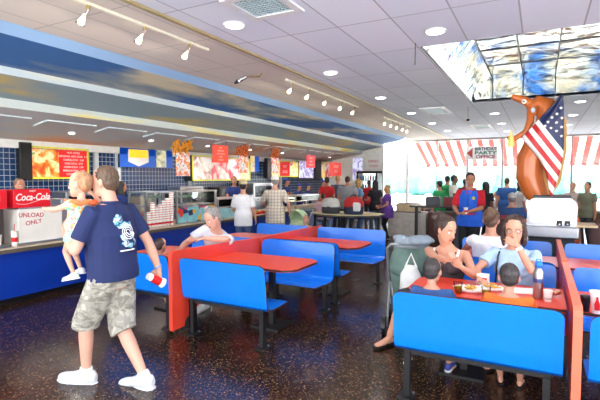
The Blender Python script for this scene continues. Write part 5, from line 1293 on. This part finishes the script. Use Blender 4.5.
m = MB(); s_ = wa.s
for q in (-1, 1): m.tube([(wa.sp(.36)+wa.SX*q*.112+wa.FY*.104)*s_, (wa.sp(.45)+wa.SX*q*.118+wa.FY*.078)*s_, (wa.sp(.486)+wa.SX*q*.12+wa.FY*.01)*s_, (wa.sp(.44)+wa.SX*q*.12-wa.FY*.09)*s_], .014*s_, 8, flat=.6)
m.build('white_strap', PAPER, wa.shirt)
# woman two
w2 = (-.19, 4.72, 0); F2 = PI-.12
hb = on_y(517, 237, 4.45)
wb = person('woman in glasses and light blue T-shirt covering her mouth with her hand', w2, F2, 1.70, pel=(0, 0, .425*1.75/1.70+.112), lean=(0, .12), hd=(.12, -.12, 0), hoff=(0, .02), headk=1.14,
    armL={'to': LC((-.165, 4.385, 1.095), w2, F2, 1.70), 'pole': (-.5, .3, -1), 'dir': (.85, -.1, .42), 'palm': (.3, -1, 0), 'thumb': (0, 0, 1), 'curl': .22}, armR={'to': LC((-.46, 4.25, .79), w2, F2, 1.70), 'pole': (1, -.6, -.3), 'dir': (-.6, .6, 0), 'palm': (0, 0, -1)},
    legL={'to': (-.12, .36, .10), 'pole': (0, 1, 1.2)}, legR={'to': (.10, .40, .10), 'pole': (0, 1, 1.2)},
    hair='bob', hairm=H_DBROWN, shirt=fabric('powder_blue', (176, 206, 238)), sleeve=.6, bottom='shorts', botm=JEANS, shoes='flip', bust=1.0, vox=.008, skin=SKIN, w=1.08)
k = 1.14
m = MB()
for q in (-1, 1): m.tube([wb.hp(q*.031+.021*math.cos(a*PI/8), .093-.012*abs(q*.031+.021*math.cos(a*PI/8))/.05, .004+.015*math.sin(a*PI/8)) for a in range(17)], .0016, 6)
m.tube([wb.hp(-.011, .095, .008), wb.hp(.011, .095, .008)], .0016, 6)
for q in (-1, 1): m.tube([wb.hp(q*.052, .084, .008), wb.hp(q*.072, .04, .008), wb.hp(q*.073, -.005, .004)], .0016, 6)
m.build('glasses', mat('glasses_frame', (70, 60, 60), .3, .4), wb.body)
wr, el = wb.parts['wr-1'], wb.parts['el-1']; d = (el-wr).normalized(); c_ = (wr+d*.03)*wb.s
m = MB(); m.tube([c_-d*.012, c_+d*.012], .03, 14, rnd=False); wt = m.build('watch', PAPER, wb.body)
m = MB(); s_ = wb.s; m.tube([(wb.sp(.10)+wb.SX*.15+wb.FY*.14)*s_, (wb.sp(.36)+wb.SX*.135+wb.FY*.135)*s_, (wb.sp(.45)+wb.SX*.13+wb.FY*.105)*s_, (wb.sp(.50)+wb.SX*.125+wb.FY*.01)*s_, (wb.sp(.40)+wb.SX*.13-wb.FY*.13)*s_], .009, 8, flat=.5); m.build('bag_strap', BLACK, wb.body)
# woman in white seen from behind
xw = on_y(491, 230, 5.5).x
seated('woman in white sleeveless top with brown hair clipped up, back to the camera', xw, 5.48, 0, 1.72, hair='up', hairm=H_BROWN, shirt=fabric('white_top', (236, 232, 236)), sleeve=.12, botm=DKP, bottom='shorts', shoes=BLACK, bust=.9, vox=.010, eyes=False, skin=SKIN, headk=1.1, hd=(0, -.1, 0), w=1.15, armL={'to': (-.2, .42, .80), 'pole': (-1, -.3, -.5)}, armR={'to': (.2, .42, .80), 'pole': (1, -.3, -.5)})
# person at the right-hand booth, only a shoe shows under the bench
seated('person at the booth cut by the right edge, facing away', 1.1, 3.68, 0, 1.1, hair='buzz', hairm=H_BUZZ, shirt=fabric('boy_blue2', (60, 84, 150)), botm=DKP, bottom='shorts', shoes=BSH, headk=1.4, w=1.2, vox=.012, eyes=False, legL={'to': (-.85, .46, .085), 'pole': (0, 1, 1)})

# ------------------------------------------------------------ food and drink on the family's table (top at .738)
TZ = .739
def lay(name, u, v, label, cat, z=TZ): p = on_z(u, v, z); return empty(name, (p.x, p.y, z), label, cat)
e = empty('water_bottle', (.005, 4.0, TZ), 'steel water bottle with bright blue cap on the red table', 'bottle')
m = MB(); m.lathe((0, 0, 0), [(.034, 0), (.037, .008), (.037, .2), (.033, .222), (.024, .235), (.024, .25)], 24); m.build('body', STEEL, e, smooth=True)
CAPB = mat('cap_bright_blue', (30, 120, 215), .4)
m = MB(); m.lathe((0, 0, .248), [(.028, 0), (.029, .03), (.024, .042), (.012, .048)], 20); cp = m.build('cap', CAPB, e, smooth=True)
m = MB(); m.tube([(-.018, 0, .285), (-.012, 0, .312), (.012, 0, .312), (.018, 0, .285)], .005, 8); m.build('loop', CAPB, cp)
m = MB(); m.rings([((0, 0, .13), V((.0376, 0, 0)), V((0, .0376, 0))), ((0, 0, .16), V((.0376, 0, 0)), V((0, .0376, 0)))], 24, cap=False); m.build('label_band', mat('bottle_label', (70, 90, 150), .4, .3), e)
e = empty('paper_cup', (.075, 3.93, TZ), 'small white paper cup right of the steel bottle', 'cup'); m = MB(); m.lathe((0, 0, 0), [(.024, 0), (.032, .085), (.034, .088), (.03, .09)], 18); m.build('body', PAPER, e); m = MB(); m.lathe((0, 0, .02), [(.0275, 0), (.029, .012)], 18); m.build('band', mat('cup_grey_band', (200, 196, 196), .6), e)
e = empty('snack_wrapper', (.10, 4.13, TZ), 'crumpled brown and red food wrapper behind the small white cup', 'wrapper'); m = MB(); rnd = random.Random(4)
for q in range(12): a, r = rnd.uniform(0, 6.28), rnd.uniform(0, .05); m.ell((math.cos(a)*r*1.4, math.sin(a)*r, .022+rnd.uniform(0, .02)), (.028, .02, .016), 8)
o = m.build('paper', pic('wrapper_print', [(120, 70, 50), (226, 200, 160), (170, 60, 50), (60, 50, 50)], 30, em=0), e)
def plate(u, v, label, food, w=.12):
    e = lay('paper_tray', u, v, label, 'food tray')
    m = MB(); m.rings([((0, 0, 0), V((w*.75, 0, 0)), V((0, w*.55, 0))), ((0, 0, .03), V((w, 0, 0)), V((0, w*.75, 0))), ((0, 0, .031), V((w*.96, 0, 0)), V((0, w*.72, 0))), ((0, 0, .008), V((w*.72, 0, 0)), V((0, w*.52, 0)))], 20); m.build('tray', PAPER, e, smooth=True)
    rnd = random.Random(u)
    for q in range(14):
        m = MB(); a, r = rnd.uniform(0, 6.28), rnd.uniform(0, w*.5); c = V((math.cos(a)*r, math.sin(a)*r*.7, .02+rnd.uniform(0, .02))); d = V((rnd.uniform(-1, 1), rnd.uniform(-1, 1), rnd.uniform(-.2, .4))).normalized()*.03
        m.tube([c-d, c+d], .006, 6); m.build('food_piece', food, e)
    return e
FRY = mat('french_fries', (226, 176, 84), .6, 0, .15, 30)
plate(470, 291, 'oval white paper tray of fries in front of the tank top woman', FRY, .14)
plate(492, 290, 'white paper tray of fries between the two boys', FRY, .10)
def clearcup(u, v, label, col, h=.09):
    e = lay('plastic_cup', u, v, label, 'cup'); m = MB(); m.lathe((0, 0, 0), [(.028, 0), (.037, h), (.039, h+.003)], 18); m.build('cup_wall', glassmat('cup_plastic', (.93, .93, .9, 1)), e, smooth=True)
    m = MB(); m.lathe((0, 0, .003), [(.026, 0), (.033, h*.6)], 18); m.build('drink', col, e, smooth=True)
YD = mat('lemonade', (206, 170, 40), .3)
clearcup(458, 293, 'clear plastic cup of yellow drink left on the family\'s table', YD)
clearcup(486, 296, 'clear plastic cup of yellow drink beside the orange shirt boy', YD, .07)
e = lay('cup_carrier', 483, 284, 'white paper carton with red print in the middle of the family\'s table', 'carton'); m = MB(); m.prism([(-.05, -.04, 0), (.05, -.04, 0), (.05, .04, 0), (-.05, .04, 0)], (0, 0, 0), (0, 0, .09)); m.build('box', PAPER, e); m = MB(); m.box((0, -.0415, .045), (.07, .003, .04)); m.build('red_print', REDINK, e)
p = on_z(520, 291, TZ); m = MB(); m.box((p.x, p.y, TZ+.004), (.3, .2, .006), rot=.2); tag(m.build('paper_placemat', PAPER), 'white paper sheet on the red table in front of the glasses woman', 'paper')
# drinks at the right-hand booth
e = lay('black_cup', 585, 311, 'black tumbler on the right-edge table beside the orange divider', 'cup'); m = MB(); m.lathe((0, 0, 0), [(.026, 0), (.032, .1), (.033, .104), (.028, .108)], 18); m.build('body', BLACK, e, smooth=True); m = MB(); m.lathe((0, 0, .106), [(.034, 0), (.034, .008), (.02, .012)], 18); m.build('lid', mat('dark_lid', (40, 40, 44), .3), e)
p = on_z(597, 313, TZ)
e = cup(p.x, p.y, TZ, 'white paper soda cup with red bottle print at the right edge', .15, .048, logo=False)
m = MB(); d = (V((0, 0, 0))-V((p.x, p.y, 0))).normalized(); a = math.atan2(d.y, d.x)
pts = [(-.016, .03), (.016, .03), (.018, .07), (.008, .1), (.006, .125), (-.006, .125), (-.008, .1), (-.018, .07)]
m.prism([(-math.sin(a)*q*1.0+math.cos(a)*(.0365+.013*z/.15), math.cos(a)*q+math.sin(a)*(.0365+.013*z/.15), z) for q, z in pts], V((d.x, d.y, 0))*0, V((d.x, d.y, 0))*.008); m.build('red_bottle_print', REDINK, e)
e = empty('green_bottle', (.50, 4.12, TZ), 'green plastic soda bottle at the right edge of the photo', 'bottle'); GP = mat('green_plastic', (20, 130, 60), .2, 0, .1)
m = MB(); m.lathe((0, 0, 0), [(.03, 0), (.033, .02), (.031, .08), (.033, .14), (.02, .19), (.012, .21), (.012, .225)], 20); m.build('body', GP, e, smooth=True); m = MB(); m.lathe((0, 0, .225), [(.014, 0), (.014, .015)], 14); m.build('cap', WHITE, e)
m = MB(); m.rings([((0, 0, .085), V((.033, 0, 0)), V((0, .033, 0))), ((0, 0, .13), V((.034, 0, 0)), V((0, .034, 0)))], 20, cap=False); m.build('label_band', mat('label_lime', (150, 210, 70), .5), e)

# ------------------------------------------------------------ pushchairs
def pushchair(x, y, face, s, col, label, bag=True):
    e = empty('pushchair', (x, y, 0), label, 'pushchair', rz=face); FB = fabric('pram_%d' % col[0], col, scale=6); GY = mat('pram_frame', (150, 156, 160), .4, .3)
    m = MB(); ny = 8; R = []
    for k in range(ny+1):       # hood: half shell
        a = math.radians(-10+125*k/ny); c = V((0, -.04, .72)); R.append([c+V((.25*math.cos(b), -.30*math.sin(b)*math.cos(a), .34*math.sin(b)*math.sin(a)+.02)) for b in [PI*j/14 for j in range(15)]])
    VV = [[m.bm.verts.new(p*s) for p in r] for r in R]
    for p, q in zip(VV, VV[1:]):
        for j in range(14): m._f([p[j], p[j+1], q[j+1], q[j]])
    h = m.build('hood', FB, e, smooth=True); h.modifiers.new('s', 'SOLIDIFY').thickness = .012; APPLY.append(h)
    m = MB(); m.rings([(V((0, q, z))*s, V((a, 0, 0))*s, V((0, b, b*.2))*s) for q, z, a, b in ((.12, .34, .16, .2), (.08, .42, .21, .24), (-.02, .62, .23, .2), (-.1, .8, .23, .14))], 18); m.build('seat', FB, e, smooth=True)
    m = MB(); m.tube([V(p)*s for p in ((-.25, .38, .12), (-.25, -.28, 1.0), (-.2, -.36, 1.06), (.2, -.36, 1.06), (.25, -.28, 1.0), (.25, .38, .12))], .016*s, 8); m.build('handle_frame', GY, e, smooth=True)
    m = MB(); m.tube([V(p)*s for p in ((-.24, -.34, .1), (-.24, .12, .62))], .014*s, 8); m.build('strut', GY, e); m = MB(); m.tube([V(p)*s for p in ((.24, -.34, .1), (.24, .12, .62))], .014*s, 8); m.build('strut', GY, e)
    m = MB(); m.box(V((0, -.3, 1.05))*s, V((.34, .12, .07))*s, bev=.015); m.build('cup_tray', mat('pram_tray', (120, 128, 134), .5), e)
    m = MB(); m.box(V((0, -.05, .22))*s, V((.4, .4, .16))*s, bev=.03); m.build('basket', mat('pram_basket', (60, 66, 70), .8), e)
    for a in (-1, 1):
        for b in (-.36, .4): m = MB(); m.cyl(V((a*.27-.02, b, .11))*s, V((a*.27+.02, b, .11))*s, .11*s); m.build('wheel', BLACK, e)
    return e
pc = pushchair(-1.27, 5.02, .2, .93, (104, 130, 122), 'grey-green pushchair in the aisle behind the woman in the dark tank top')
e = empty('tote_bag', (-1.17, 4.66, .42), 'white cloth bag hanging between the pushchair and the tank top woman', 'bag')
m = MB(); m.rings([((0, 0, z), V((a, 0, 0)), V((0, b, 0))) for z, a, b in ((0, .08, .05), (.06, .12, .07), (.26, .11, .06), (.36, .05, .03))], 14); m.build('body', fabric('white_cloth', (224, 224, 222)), e, smooth=True); m = MB(); m.tube([(-.06, 0, .34), (0, 0, .48), (.06, 0, .34)], .01, 8); m.build('handle', PAPER, e)
p = on_y(410, 222, 5.0)
e = empty('jacket', (-1.16, 4.72, 1.02), 'bluish grey jacket draped over the pushchair handle', 'jacket')
m = MB(); rnd = random.Random(9)
for k in range(12): m.ell((rnd.uniform(-.17, .17), rnd.uniform(-.04, .08), rnd.uniform(-.02, .05)), (.09, .07, .04), 10)
o = m.build('cloth', fabric('jacket_grey', (128, 140, 152)), e); remesh(o, .015, 2, .03, .06)
x = on_x(297, 220, -4.75); pushchair(-4.75, x.y, 2.9, .92, (178, 200, 160), 'pale green mesh pushchair beside the plaid shirt man')
# ------------------------------------------------------------ apply the modifiers once
bpy.context.view_layer.update()
dg = bpy.context.evaluated_depsgraph_get()
new = []
for o in dict.fromkeys(APPLY):
    me = bpy.data.meshes.new_from_object(o.evaluated_get(dg)); new.append((o, me))
for o, me in new:
    old = o.data; o.modifiers.clear(); me.name = o.name
    for mt in old.materials:
        if mt and mt.name not in [x.name for x in me.materials if x]: me.materials.append(mt)
    o.data = me
    for p in me.polygons: p.use_smooth = True
